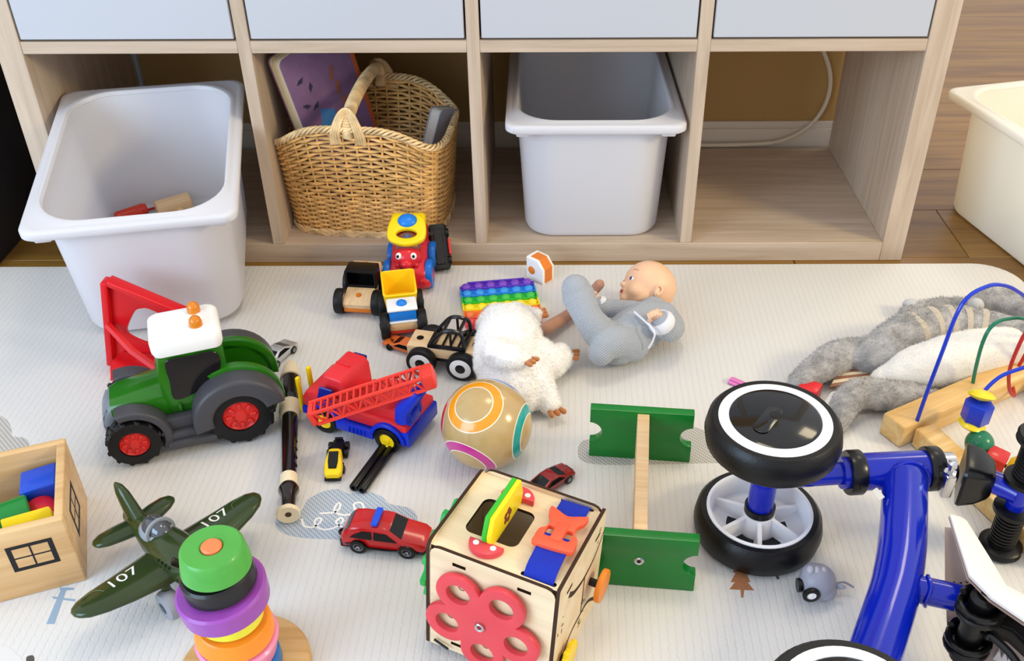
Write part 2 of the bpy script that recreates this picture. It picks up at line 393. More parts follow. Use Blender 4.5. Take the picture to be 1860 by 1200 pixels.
# ------------------------------------------------------------------ storage bins
def binmat(name, col):
    m = bpy.data.materials.new(name); m.use_nodes = True; t = NT(m); t.inp('Base Color').default_value = lin(col); t.inp('Roughness').default_value = .38
    tl = t.n('ShaderNodeBsdfTranslucent'); tl.inputs[0].default_value = lin(col); mx = t.n('ShaderNodeMixShader', i0=.3)
    out = t.t.nodes['Material Output']; t.l(t.b.outputs[0], mx.inputs[1]); t.l(tl.outputs[0], mx.inputs[2]); t.l(mx.outputs[0], out.inputs[0])
    return m
BINM = binmat('bin_white', '#e8e6ea'); BINY = binmat('bin_cream', '#fbf8ee')
def storage_bin(label, M, m, group):
    group = G_
    t = thing('storage_bin', label, 'storage bin', group=group, M=M)
    def rg(hx, hy, r, z): return [(x, y, z) for x, y in rrect(hx, hy, r, 9)]
    b = B()
    rings = [rg(10.2, 15.8, 4, 0), rg(11.6, 17.2, 5, .25), rg(12, 17.6, 5.4, 1), rg(13.1, 19.0, 7.0, 20.6), rg(13.2, 19.1, 7.2, 22.2)]
    inner = [rg(12.95, 18.85, 7.0, 22.3), rg(12.8, 18.7, 6.8, 20.6), rg(11.7, 17.3, 5.2, 1.2), rg(11.2, 16.8, 4.8, .6)]
    loft(b, rings+inner, I4, True, True)
    part('body', b, m, t, ang=50)
    b = B()
    loft(b, [rg(13.1, 19.0, 7.1, 21.9), rg(14.3, 20.3, 2.6, 22.0), rg(14.45, 20.45, 2.5, 21.3), rg(14.75, 20.75, 2.3, 21.1), rg(15, 21, 2.2, 21.4), rg(15, 21, 2.2, 22.3), rg(14.8, 20.8, 2.2, 22.6), rg(14.2, 20.2, 2.4, 22.65), rg(13.75, 19.65, 6.4, 22.7), rg(13.45, 19.35, 6.8, 22.98), rg(13.1, 19.0, 7.0, 22.9), rg(12.85, 18.75, 6.9, 22.3), rg(13.1, 19.0, 7.1, 21.9)], I4, False, False)
    for sx in (-1, 1):
        for sy in (-1, 1): bx(b, sx*12.0-1.2, sx*12.0+1.2, sy*19.6-.7, sy*19.6+.7, 20.4, 21.5, .3)
    part('rim', b, m, t, ang=50)
    return t
G_ = 'white plastic storage bins'
# left bin: front on the mat, back end resting on the shelf's bottom panel
fl_, fr_, br_, bl_ = V((-.722, -.313, .243)), V((-.44, -.259, .243)), V((-.529, .158, .285)), V((-.806, .105, .285))
BINL = Matrix.Translation((-.6294, -.0599, .0375)) @ Matrix.Rotation(R(11.3), 4, 'Z') @ Matrix.Rotation(R(6.9), 4, 'X') 
bn_l = storage_bin('white storage bin pulled half out of the left compartment, tilted, wooden mallet inside', BINL, BINM, None)
storage_bin('white storage bin standing inside the third compartment under a white drawer', Matrix.Translation((.0935, .197, .0372)), BINM, None)
storage_bin('cream storage bin on the wooden floor right of the oak shelf', Matrix.Translation((.953, .075, .0012)) @ Matrix.Rotation(R(14), 4, 'Z'), BINY, None)
# mallet and red jar-lid toy in the left bin
def inbin(x, y, z, rx=0, ry=0, rz=0): return BINL @ T(x*U, y*U, z*U, rx, ry, rz)
t = thing('toy_mallet', 'small wooden toy mallet lying in the bottom of the tilted left bin', 'toy mallet', M=inbin(-.6, 13.6, 2.45, 0, 0, 20))
b = B(); lathe(b, [(0, -3.1), (1.5, -3.1), (1.75, -2.85), (1.78, 2.85), (1.5, 3.1), (0, 3.1)], T(ry=90), 24); part('head', b, NWOOD, t)
part('handle', lathe(B(), [(0, 1.5), (.65, 1.6), (.7, 6.4), (.5, 6.8), (0, 6.8)], T(.3, 0, 0, 96, 0, 12), 16), NWOOD, t)
t = thing('skipping_toy', 'red plastic toy with a looped red cord beside the mallet in the left bin', 'toy', M=inbin(-8.0, 12.4, 2.0, 0, 0, 25))
b = B(); box(b, 4.4, 2.6, 2.4, T(0, 0, 0), .5); lathe(b, [(0, -2.8), (.9, -2.8), (1.1, -2.2), (1.1, 2.2), (.9, 2.8), (0, 2.8)], T(.2, .2, .4, 0, 90, 0), 16)
part('body', b, mat('red_clear', '#c7301c', .25, coat=.5), t)
b = B(); tube(b, spline([(2, 0, 0), (4.5, 1.4, -.9), (7.5, .6, -1.2), (8, -1.6, -1.2), (5.6, -2.8, -1.2), (3.6, -1.4, -1.2), (1.6, -1.2, -.6)], 6), .22, n=6); part('cord', b, mat('red_cord', '#c2252c', .6), t)

# ------------------------------------------------------------------ wicker basket
WIC = mat('wicker', '#e0b06c', .38, var=.3, vscale=60); WICL = mat('wicker_light', '#e8c692', .36, var=.3, vscale=50)
bk = thing('wicker_basket', 'honey coloured wicker basket with a wrapped hoop handle in the second compartment', 'basket', (-.307, .128, .0375), -5)
def bxy(u, t):
    hx, hy = 13.6+1.9*t, 9.6+2.6*t; c, s = math.cos(u), math.sin(u); p = 2/4.2
    return hx*math.copysign(abs(c)**p, c), hy*math.copysign(abs(s)**p, s)
# even perimeter parameterisation
NS = 44; us = []; acc = [0]
pp = [bxy(2*math.pi*i/2000, .5) for i in range(2001)]
for a, b in zip(pp, pp[1:]): acc.append(acc[-1]+math.dist(a, b))
def uat(f):
    import bisect
    f = f % 1; k = bisect.bisect(acc, f*acc[-1])-1; k = min(max(k, 0), 1999); q = (f*acc[-1]-acc[k])/max(acc[k+1]-acc[k], 1e-9)
    return 2*math.pi*(k+q)/2000
def pbk(f, z, off=0):
    u = uat(f); tt = z/20; x, y = bxy(u, tt); u2 = uat(f+.002); x2, y2 = bxy(u2, tt); d = V((x2-x, y2-y, 0)).normalized(); n = V((d.y, -d.x, 0))
    return V((x, y, z))+n*off
def rimh(f):
    x, y = bxy(uat(f), .8); s = max(0, 1-(x/14.6)**2)
    return 17.2+4.3*s*s*(3-2*s) if abs(y) > 7 else 17.2
b = B(); ROWS = 33
for r in range(ROWS):
    pts = []
    for i in range(NS*3):
        f = i/(NS*3); zt = rimh(f)-1; tr = r/(ROWS-1); z = .6+tr*(15.2)+max(0, tr-.45)/.55*(zt-15.8)
        ph = math.sin(2*math.pi*(f*NS/2)+(math.pi if r % 2 else 0))
        pts.append(pbk(f, z+.04*math.sin(i*1.7+r*3), (.32*ph)))
    tube(b, pts, .29, n=5, closed=True)
part('weave', b, WIC, bk, kind='stuff', ang=60)
b = B()
for k in range(NS):
    f = (k+.0)/NS+.25/NS*0; f = (k+.5)/NS*1.0
    tube(b, [pbk(f-.25/NS*0, z) for z in (.2, 6, 11, 16, rimh(f)-.3)], .21, n=5)
part('stakes', b, WIC, bk, kind='stuff', ang=60)
b = B(); plate(b, [bxy(2*math.pi*i/80, .02) for i in range(80)], .7, T(0, 0, .05)); part('base', b, WIC, bk)
b = B()
for j in range(4):
    pts = []
    for i in range(220):
        f = i/220; a = 2*math.pi*(f*26)+j*math.pi/2; u_ = .45*math.cos(a); v_ = .5*math.sin(a)
        pts.append(pbk(f, rimh(f)+v_-.1, u_))
    tube(b, pts, .25, n=6, closed=True)
for j in range(3):
    tube(b, [pbk(i/120, .5+.42*math.sin(2*math.pi*i/120*18+j*2.1), .45+.1*j) for i in range(120)], .3, n=5, closed=True)
part('braided_rim', b, WICL, bk, ang=60)
b = B(); hz = rimh(.25)
hp = spline([(0, -11.9, hz-1.5), (.1, -11.6, hz+1.2), (.2, -8.5, hz+2.7), (.2, 0, hz+3.4), (.2, 8.5, hz+2.7), (.1, 11.6, hz+1.2), (0, 11.9, hz-1.5)], 10)
tube(b, hp, .95, n=10)
hk = part('handle', b, WICL, bk)
b = B(); s_ = []
for i in range(60*24):
    q = i/(60*24-1)*(len(hp)-1); k = min(int(q), len(hp)-2); p = V(hp[k]).lerp(V(hp[k+1]), q-k); d = (V(hp[k+1])-V(hp[k])).normalized(); n1 = V((1, 0, 0)); n2 = d.cross(n1).normalized(); a = i*2*math.pi/12
    s_.append(p+(n1*math.cos(a)+n2*math.sin(a))*1.0)
tube(b, s_, .13, n=5); part('cane_wrapping', b, WICL, hk, ang=60)
for sy in (-1, 1):
    b = B()
    for j in range(4):
        w_ = 1.5+.42*j
        tube(b, spline([(-w_, sy*(12.3+.1*j), hz-2.6), (-w_*.95, sy*(12.9), hz-.6), (-w_*.5, sy*12.4, hz+1.6+.25*j), (0, sy*11.7, hz+2.4+.3*j), (w_*.5, sy*12.4, hz+1.6+.25*j), (w_*.95, sy*12.9, hz-.6), (w_, sy*(12.3+.1*j), hz-2.6)], 6), .3, n=6)
    part('loop_binding', b, WICL, hk, ang=60)
# purple picture board book and pale board book standing in the basket
def book(name, label, w_, h_, th, npg, covm, pagem, M):
    t = thing(name, label, 'book', M=M, group='board books in the basket')
    part('cover', plate(B(), rrect(w_/2, h_/2, 1.0, 5), .22, T(0, h_/2, th/2), bev=.05, seg=1), covm, t)
    part('back_cover', plate(B(), rrect(w_/2, h_/2, 1.0, 5), .22, T(0, h_/2, -th/2-.22), bev=.05, seg=1), covm, t)
    for k in range(npg):
        z = -th/2+th*k/npg
        pl('page', PGM.setdefault((w_, h_, th, npg), None) or PGM.__setitem__((w_, h_, th, npg), pgmesh(w_, h_, th/npg*.86, pagem)) or PGM[(w_, h_, th, npg)], t, Matrix.Translation((0, 0, z*U)))
    return t
PGM = {}
def pgmesh(w_, h_, d, m):
    me = tomesh('page', plate(B(), rrect(w_/2-.08, h_/2-.08, .95, 5), d, T(0, h_/2, .02), bev=min(.1, d*.3), seg=1)); me.materials.append(m); return me
PURP = mat('book_purple', '#7f628a', .35, var=.15, vscale=25); PAGE = mat('book_pages', '#e2d3b0', .7)
def onplane(px, py, Y):
    d = ray(px, py); return CAM+d*((Y-CAM.y)/d.y)
def bookframe(a, b_, wdir, w_, zlow):
    up = (a-b_).normalized(); x = V(wdir); x = (x-up*x.dot(up)).normalized(); n = x.cross(up)
    low = b_-up*((b_.z-zlow)/up.z); m = Matrix((x, up, n)).transposed().to_4x4(); m.translation = low+x*w_*U/2; return m
bM = bookframe(onplane(492, 105, .045), onplane(549, 250, .072), (.62, .78, 0), 15, .062)
bkp = book('picture_book', 'purple board picture book leaning in the left of the basket', 15, 30, 2.7, 4, PURP, PAGE, bM)
b = B()
for k in range(6): box(b, .9, 2.4, .04, T(1.6+.75*k*.5, 23-3*k, 1.6, 0, 0, -20+7*k))
part('printed_panel', b, mat('book_print_brown', '#8d5a4c', .5), bkp)
b = B(); plate(b, circ(1.5, 14), .04, T(-2.6, 15.2, 1.57)); plate(b, [(-4, 14), (-1, 12), (-.2, 17), (-3, 18.5)], .05, T(0, 0, 1.57)); part('printed_bird', b, mat('book_print_blue', '#3f78b8', .5), bkp)
b = B()
for x, y, a in ((-5, 25, 20), (-3.4, 23, 70), (-5.4, 20.5, -30), (-3.6, 19.5, 30), (-1, 10, 10), (0, 6.5, -20)): plate(b, [(-.9, 0), (0, .35), (1, .1), (.2, -.5)], .05, T(x, y, 1.57, 0, 0, a))
part('printed_mark', b, mat('book_print_dark', '#33304a', .5), bkp)
b = B()
for x, y, a in ((-2.5, 4.2, 20), (-1.7, 3.1, 70), (-2.8, 2.6, -30)): plate(b, circ(.8, 10), .05, T(x, y, 1.57) @ Matrix.Diagonal((1.2, .5, 1, 1)))
part('printed_leaf', b, mat('book_print_green', '#3f7a3a', .5), bkp)
part('orange_edge', bx(B(), 6.6, 7.4, 1, 28, 1.57, 1.63), mat('book_print_orange', '#b5552a', .5), bkp)
gM = bookframe(onplane(792, 196, .135), onplane(774, 268, .12), (.5, .87, 0), 7, .062)
book('board_book', 'small pale grey board book standing in the right end of the basket', 7, 18.5, 1.7, 7, mat('book_grey', '#9aa0b4', .4), mat('book_pages_pale', '#d8d2cc', .6), gM)
# ------------------------------------------------------------------ wheels and small cars
def wheel(root, x, y, z, r, w_, side, tyre=RUBBER, hub=None, hr=.6, tread=0, disc=None, axle=None, name='wheel', spokes=0, bev=.25):
    """tyre with hub children; axis along local y, side +1 shows its face to +y"""
    M = T(x, y, z, -90*side if side > 0 else 90, 0, 0)
    e = min(bev, r*.3)*1.0; b = B(); hi = r*hr
    lathe(b, [(hi, -w_/2), (r-e, -w_/2), (r-e*.3, -w_/2+e*.3), (r, -w_/2+e), (r, w_/2-e), (r-e*.3, w_/2-e*.3), (r-e, w_/2), (hi, w_/2), (hi*.97, w_/2-e*.6), (hi*.97, -w_/2+e*.6), (hi, -w_/2)], M, 32)
    for k in range(tread):
        for s in (-1, 1):
            a = 360*(k+(.5 if s > 0 else 0))/tread
            box(b, r*.2, r*.2, w_*.56, M @ T(rz=a) @ T(r*.97, 0, s*w_*.24, 0, 0, 0) @ T(rx=s*24), .05*r, 1)
    t = part(name, b, tyre, root)
    b = B()
    if spokes:
        lathe(b, [(0, w_*.1), (hi*.3, w_*.3), (hi*.25, w_*.38), (0, w_*.4)], M, 16)
        lathe(b, [(hi*.78, -w_*.3), (hi, -w_*.3), (hi*1.04, w_*.42), (hi*.9, w_*.45), (hi*.78, w_*.2), (hi*.78, -w_*.3)], M, 24)
        for k in range(spokes): box(b, hi*.7, hi*.22, w_*.2, M @ T(rz=360*k/spokes) @ T(hi*.5, 0, w_*.25), .02*r, 1)
    else:
        lathe(b, [(0, -w_*.35), (hi*.98, -w_*.35), (hi*1.02, w_*.36), (hi*.9, w_*.44), (hi*.8, w_*.36), (hi*.35, w_*.4), (hi*.28, w_*.5), (0, w_*.52)] if disc is None else [(0, -w_*.4), (hi*1.0, -w_*.4), (hi*1.0, w_*.47), (hi*.96, w_*.5), (0, w_*.5)], M, 28)
    h = part('hub', b, hub or GREY, t)
    if axle: part('axle_cap', lathe(B(), [(0, w_*.3), (r*axle, w_*.3), (r*axle, w_*.53), (r*axle*.8, w_*.58), (0, w_*.58)], M, 20), BLACK, t)
    return t
def car(root, prof, W, k, zb, H, body, wins, shields, wheels, wr, ww, hub, clad=None, spokes=5, lights=None):
    """prof: side outline (x,z); wins: side window outlines; shields: (x0,z0,x1,z1) glass across"""
    f = lambda c: V((c.x, c.y*(1-k*max(0, c.z-zb)/(H-zb)), c.z))
    M = T(0, W/2, 0, 90, 0, 0)
    b = B(); plate(b, prof, W, M, bev=.16*W/2.4 if W < 3 else .42, seg=3)
    hl = max(p[0] for p in prof); lo = min(p[0] for p in prof)
    def taper(c):
        q = f(c); e = max(0, abs(q.x-(hl+lo)/2)/((hl-lo)/2)-.62)/.38; q.y *= 1-.2*e*e; return q
    warp(b, taper); bo = part('body', b, body, root, ang=30)
    for wn in wins:
        for s in (-1, 1):
            b = B(); plate(b, wn, .12, T(0, s*(W/2+.01)+.06, 0, 90, 0, 0)); warp(b, taper); part('side_window', b, GLASSD, root)
    for i, (x0, z0, x1, z1) in enumerate(shields):
        d = V((x1-x0, 0, z1-z0)); n = V((-d.z, 0, d.x)).normalized()*.05
        if n.z < 0: n = -n
        w0 = W/2-W*.09
        b = B(); loft(b, [[(x0+n.x, -w0, z0+n.z), (x0+n.x, w0, z0+n.z), (x0-n.x*2, w0, z0-n.z*2), (x0-n.x*2, -w0, z0-n.z*2)], [(x1+n.x, -w0, z1+n.z), (x1+n.x, w0, z1+n.z), (x1-n.x*2, w0, z1-n.z*2), (x1-n.x*2, -w0, z1-n.z*2)]]); warp(b, taper)
        part('windshield' if i == 0 else 'rear_window', b, GLASSD, root)
    if clad:
        b = B(); plate(b, clad, W*1.03, T(0, W*.515, 0, 90, 0, 0), bev=.1, seg=1); warp(b, taper); part('lower_cladding', b, BLACK, root)
    for x in wheels:
        for s in (-1, 1): wheel(root, x, s*(W/2-ww*.35), wr, wr, ww, s, BLACK, hub, .6, spokes=spokes, bev=.12)
    return bo
CARRED = mat('car_red', '#b80f12', .22, coat=.7); SILVER = mat('car_silver', '#c3c5c9', .25, .6, coat=.5); HUBS = mat('hub_silver', '#b9babf', .3, .8)
# red car with a blue light bar
p0, p1 = at(655, 1012), at(740, 1020)
fc = thing('toy_car', 'red toy hatchback with a blue roof light bar on the cloud print', 'toy car', (-.187, -.681, RUG), -8.5, group='small toy cars')
car(fc, [(-5.1, .55), (5.1, .55), (5.4, 1.2), (5.25, 1.75), (4.6, 2.15), (2.4, 2.65), (.9, 3.75), (.2, 3.95), (-2.6, 4.0), (-3.9, 3.8), (-4.8, 2.7), (-5.2, 2.2), (-5.3, 1.2)], 4.3, .22, 2.3, 4, CARRED,
    [[(-3.9, 2.55), (-1.2, 2.5), (-1.2, 3.5), (-2.4, 3.5), (-3.5, 2.85)], [(-.95, 2.5), (1.9, 2.45), (.6, 3.4), (-.95, 3.5)]], [(.95, 3.72, 2.35, 2.69), (-3.98, 3.7, -4.72, 2.8)], (-3.0, 3.0), 1.02, .85, HUBS,
    [(-5.35, .45), (5.45, .45), (5.5, 1.25), (4.3, 1.1), (3.9, 1.5), (2.2, 1.5), (1.8, 1.0), (-1.8, 1.0), (-2.2, 1.5), (-3.9, 1.5), (-4.3, 1.3), (-5.4, 1.4)])
b = B(); box(b, .85, 2.9, .62, T(-.9, 0, 4.3), .22, 3); part('light_bar', b, mat('light_bar_blue', '#1450d8', .25), fc)
part('tow_hitch', plate(B(), circ(.55, 14), .35, T(-5.6, .1, .8), [circ(.25, 10)], .05, 1), BLACK, fc)
# silver car behind the tractor
sv = thing('toy_car', 'small silver toy car parked behind the tractor', 'toy car', (-.402, -.302, RUG), 66, group='small toy cars')
SMALLP = [(-3.3, .35), (3.4, .35), (3.6, .8), (3.3, 1.15), (1.9, 1.5), (.6, 2.1), (-.9, 2.15), (-2.4, 1.65), (-3.4, 1.4), (-3.5, .8)]
SWIN = [[(-1.7, 1.5), (1.4, 1.45), (.4, 1.95), (-.8, 2.0)]]; SSH = [(.6, 2.06, 1.85, 1.5), (-.95, 2.1, -2.35, 1.66)]
car(sv, SMALLP, 2.9, .3, 1.2, 2.2, SILVER, SWIN, SSH, (-2.1, 2.1), .62, .5, HUBS)
# dark red car between ball and activity cube
rc = thing('toy_car', 'small dark red toy car half hidden behind the wooden activity cube', 'toy car', (.0125, -.583, RUG), 44, group='small toy cars')
car(rc, SMALLP, 2.9, .3, 1.2, 2.2, mat('car_maroon', '#8d1a18', .22, coat=.7), SWIN, SSH, (-2.1, 2.1), .62, .5, HUBS)
part('grille', box(B(), .1, 1.5, .35, T(3.55, 0, .8), .04, 1), BLACK, rc)
# orange car nosing out from under the wooden dumper
oc = thing('toy_car', 'small orange toy car between the wooden dumper and the roll-cage car', 'toy car', (-.2095, -.281, RUG), 151, group='small toy cars')
car(oc, [(-3.3, .35), (3.5, .35), (3.7, .7), (3.4, 1.0), (1.6, 1.3), (.4, 1.8), (-1.2, 1.85), (-2.6, 1.5), (-3.4, 1.3)], 2.8, .3, 1.1, 1.9, mat('car_orange', '#d8692a', .3, coat=.4), [[(-1.7, 1.25), (1.2, 1.2), (.3, 1.65), (-1.0, 1.72)]], [(.4, 1.76, 1.55, 1.3)], (-2.1, 2.1), .58, .5, BLACK)
b = B()
for k in range(4): box(b, .16, .75, .05, T(2.0+.33*k, .35-.1*k, 1.27-.085*k, 0, 12, 22))
part('printed_stripes', b, BLACK, oc, kind='stuff')
# black car on its back against the shelf base
bc = thing('toy_car', 'black and red toy car lying upside down against the shelf base by the train', 'toy car', group='small toy cars', M=Matrix.Translation((-.176, -.0245, .043)) @ Matrix.Rotation(R(-80), 4, 'Z') @ Matrix.Rotation(R(40), 4, 'Y') @ Matrix.Rotation(R(180), 4, 'X') @ Matrix.Translation((0, 0, -.010)))
car(bc, [(-4.2, .3), (4.0, .3), (4.2, .9), (3.9, 1.3), (1.8, 1.6), (.4, 2.3), (-1.4, 2.3), (-3.2, 1.8), (-4.2, 1.6)], 3.6, .3, 1.3, 2.3, BLACK, [], [], (-2.6, 2.5), .78, .7, BLACK)
b = B()
for s in (-1, 1): part('red_sill', box(B(), 2.9, .45, .9, T(0, s*1.78, .85), .15), mat('car_bright_red', '#d63330', .35), bc)
b = B(); box(b, 6.6, 1.5, .25, T(0, 0, .25), .1, 1); box(b, 1.2, 2.6, .2, T(-2.6, 0, .3), .1, 1); box(b, 1.2, 2.6, .2, T(2.5, 0, .3), .1, 1); part('chassis', b, GREY if False else mat('chassis_black', '#1d1c1f', .5), bc, kind='stuff')

# ------------------------------------------------------------------ green tractor
TG = mat('tractor_green', '#1f640b', .22, coat=.4); TK = mat('tractor_grey', '#434247', .42); HUBR = mat('hub_red', '#d12b26', .4)
tr = thing('toy_tractor', 'large green toy tractor with white roof and red wheel hubs', 'toy tractor', (-.5013, -.469, RUG), 200.3)
b = B(); hull(b, [(7.6, 0, 6.2, 2.9, 2.3, 3.5), (6.6, 0, 6.3, 3.1, 2.6, 4), (3, 0, 6.5, 3.2, 3.0, 4), (-.2, 0, 6.7, 3.3, 3.3, 4)]); part('hood', b, TG, tr)
b = B(); hull(b, [(8.9, 0, 4.9, 2.3, 1.9, 3), (8.4, 0, 5.2, 2.75, 2.7, 3), (7.7, 0, 5.5, 2.95, 2.95, 3.5), (6.9, 0, 5.6, 2.98, 3.0, 4)])
for k in range(6):
    a = -2.2+.88*k; tube(b, [(8.1, a, 7.6), (8.75, a*.95, 6.4), (8.95, a*.9, 4.9), (8.7, a*.92, 3.6)], .2, n=6)
part('grille', b, mat('tractor_grille', '#70757d', .35), tr)
b = B(); hull(b, [(.9, 0, 8.8, 3.2, 4.4, 5), (.2, 0, 10.6, 3.5, 6.0, 6), (-6.6, 0, 10.6, 3.5, 6.0, 6), (-7.8, 0, 9.4, 3.3, 4.8, 5)])
warp(b, lambda c: V((c.x*(1+.0*(c.z)), c.y*(1-.012*max(0, c.z-9)), c.z))); part('cab', b, TG, tr, ang=30)
b = B(); loft(b, [[(x-3.6, y, z) for x, y in rrect(hx, hy, r, 8)] for hx, hy, r, z in ((4.3, 3.5, 1.0, 14.8), (4.5, 3.65, 1.1, 15.4), (4.5, 3.65, 1.1, 16.8), (4.3, 3.5, 1.2, 17.3), (3.7, 2.9, 1.0, 17.65))]); part('roof', b, mat('tractor_roof', '#f0eeec', .22, coat=.3), tr)
AMB = mat('amber_lens', '#cf7812', .15, coat=.6)
for s in (-1, 1): part('beacon', lathe(B(), [(0, 17.3), (.85, 17.3), (.85, 18.1), (.7, 18.6), (.4, 18.9), (0, 19)], T(-5.2, s*1.75, .1), 18), AMB, tr)
for s in (-1, 1):
    part('cab_window', plate(B(), spline([(-.5, 8.0), (-.45, 11), (-.6, 14.2), (-3.6, 14.35), (-6.6, 14.3), (-7.2, 12.4), (-6.0, 10.0), (-3.2, 8.4)], 5, True), .2, T(0, s*3.52+.1, 0, 90, 0, 0), bev=.05, seg=1), mat('tractor_window', '#110d0e', .18, coat=.4), tr)
    part('door_handle', box(B(), .5, .35, 1.3, T(-.9, s*3.55, 6.6), .12), TG, tr)
part('windscreen', box(B(), .25, 5.2, 4.6, T(.62, 0, 12.0, 0, -6, 0), .4), WHITE, tr)
for s in (-1, 1):
    e = part('eye', plate(B(), [(1.05*math.cos(a/10*math.pi), 1.7*math.sin(a/10*math.pi)) for a in range(20)], .2, T(.66, s*1.25, 11.6, 90, 0, 90), bev=.06, seg=1), WHITE, tr)
    part('pupil', plate(B(), [(.6*math.cos(a/10*math.pi), 1.0*math.sin(a/10*math.pi)) for a in range(20)], .1, T(.84, s*1.1, 11.4, 90, 0, 90)), mat('eye_blue', '#2d4a7a', .2), e)
# fenders and steps
def arch(r0, r1, a0, a1, n=16): return circ(r1, n, 0, 0, a0, a1)+circ(r0, n, 0, 0, a1, a0)
for s in (-1, 1):
    b = B(); plate(b, arch(3.55, 6.15, -12, 168, 20), 3.7, T(-8.2, s*4.9+1.85, 4.75, 90, 0, 0), bev=.75, seg=4); part('rear_fender', b, TK, tr)
    b = B(); plate(b, arch(4.6, 6.3, 60, 188), 1.3, T(-8.2, s*3.2+.65, 5.2, 90, 0, 0), bev=.3); plate(b, circ(5.4, 24), .7, T(-8.2, s*2.9+.35, 5.2, 90, 0, 0)); part('inner_fender', b, TG, tr)
    b = B(); plate(b, arch(3.75, 4.9, 72, 208), 2.6, T(5.6, s*4.4+1.3, 3.8, 90, 0, 0), bev=.35, seg=3); part('front_fender', b, TK, tr)
    b = B(); box(b, 6.0, 1.6, 2.2, T(-1.3, s*4.0, 4.6), .3); box(b, 6.2, 2.2, 1.2, T(-1.4, s*4.5, 3.3), .3); box(b, 6.4, 2.8, 1.1, T(-1.5, s*4.8, 2.2), .3); part('step', b, TK, tr)
b = B(); bx(b, -12, 8.2, -2.6, 2.6, 2.4, 5.2, .4); part('chassis', b, TK, tr)
for s in (-1, 1):
    wheel(tr, -8.2, s*4.7, 4.75, 4.3, 3.0, s, RUBBER, HUBR, .58, tread=13)
    wheel(tr, 5.6, s*4.6, 3.75, 3.35, 2.6, s, RUBBER, HUBR, .6, tread=12)
for h in [o for o in bpy.data.objects if o.parent and o.parent.parent == tr and o.name.startswith('hub')]:
    r_ = 4.35*.58 if h.parent.name and max(v.co.z for v in h.parent.data.vertices) > .08 else 3.4*.6
    mv = [v.co for v in h.data.vertices]; cx_ = sum(v.x for v in mv)/len(mv)/U; cz_ = sum(v.z for v in mv)/len(mv)/U; ys = [v.y for v in mv]; s = 1 if sum(ys) > 0 else -1; yo = max(ys)/U if s > 0 else min(ys)/U
    b = B()
    for k in range(8): box(b, r_*.34, r_*.2, .3, T(cx_, yo-s*.28, cz_, 90, 0, 0) @ T(rz=45*k) @ T(r_*.62, 0, 0), .08, 1)
    part('lug', b, HUBR, h.parent, kind='stuff')
# red triangular piece behind the tractor
rp_ = thing('red_toy_panel', 'red plastic toy frame with a rounded triangular hole standing behind the tractor', 'toy part', (-.588, -.3125, RUG), -4)
OUTL = [(-6.6, 0), (-3.7, 14.8), (-3.1, 15.0), (8.3, 9.3), (8.7, 8.6), (8.7, 0)]
HOLE = spline([(-3.0, 6.0), (-2.2, 4.6), (.4, 3.6), (3.6, 4.2), (6.4, 5.8), (6.6, 7.0), (2.0, 9.9), (.4, 10.2), (-1.0, 9.4)], 5, True)
part('panel', plate(B(), OUTL, .8, T(0, .4, 0, 90, 0, 0), [HOLE], .12, 2), RED, rp_)
b = B(); box(b, 13.3, 2.0, .9, T(2.5, -.3, 11.9, 0, 26.7, 0), .2); part('top_rail', b, RED, rp_)
part('side_rail', box(B(), 1.0, 2.1, 15.2, T(-5.2, -.35, 7.5, 0, 11, 0), .2), RED, rp_)
part('lower_bar', tube(B(), [(-5.0, -1.2, 7.6), (-1.0, -3.6, 4.8), (3.7, -5.5, 2.6)], .62, n=6), RED, rp_)
b = B(); loft(b, [[(x, -.6+y, z) for x, z in ((-5, .05), (3.8, .05), (3.4, 2.4-abs(y+2.5)*.2), (-4.4, 3.2-abs(y+2.5)*.35))] for y in (0, -1.6, -3.2, -4.2)]); part('scoop', b, RED, rp_)

# ------------------------------------------------------------------ crane truck
CR = mat('crane_red', '#d42a30', .33); CB = mat('crane_blue', '#0a2cb8', .3); CBOOM = mat('boom_red', '#dc3a2e', .33)
ct = thing('toy_crane_truck', 'red and blue plastic toy crane truck with lattice boom and yellow wheel hubs', 'toy truck', (-.234, -.4575, RUG), 156)
b = B(); bx(b, -8, 8.4, -3.4, 3.4, 1.7, 3.1, .25); bx(b, -8.2, -6.8, -4.0, 4.0, 1.5, 3.9, .3)
for s in (-1, 1):
    bx(b, -2.8, 3.2, s*3.9-.6, s*3.9+.6, 1.5, 3.0, .2)
    for x in (-4.9, 5.2): plate(b, arch(2.15, 2.75, 0, 180, 12), 1.6, T(x, s*3.6+.8, 2.0, 90, 0, 0), bev=.12, seg=1)
    for k in range(5): bx(b, -1.6+.6*k, -1.3+.6*k, s*4.5-.15, s*4.5+.15, 1.8, 2.8, .05)
part('chassis', b, CB, ct)
bx_ = B(); bx(bx_, 8.2, 9.4, -3.6, 3.6, 1.6, 2.8, .25); part('bumper', bx_, CB, ct)
for s in (-1, 1): part('yellow_bar', bx(B(), 9.2, 9.7, s*1.3+1.6, s*1.3+2.3, 1.6, 7.6, .15), YEL, ct)
b = B(); plate(b, [(1.8, 3.1), (8.9, 3.1), (8.9, 4.7), (8.3, 5.7), (6.5, 6.1), (5.3, 9.0), (4.9, 9.3), (2.3, 9.1), (1.8, 8.2)], 7.2, T(0, 3.6, 0, 90, 0, 0), bev=.4, seg=3); warp(b, lambda c: V((c.x, c.y*(1-.035*max(0, c.z-5.5)), c.z))); part('cab', b, CR, ct, ang=32)
for s in (-1, 1): part('cab_window', plate(B(), [(3.0, 5.7), (5.9, 5.7), (5.0, 8.2), (3.0, 8.2)], .3, T(0, s*3.38+.15, 0, 90-s*6.5, 0, 0), bev=.08, seg=1), mat('window_blue', '#15207f', .25), ct)
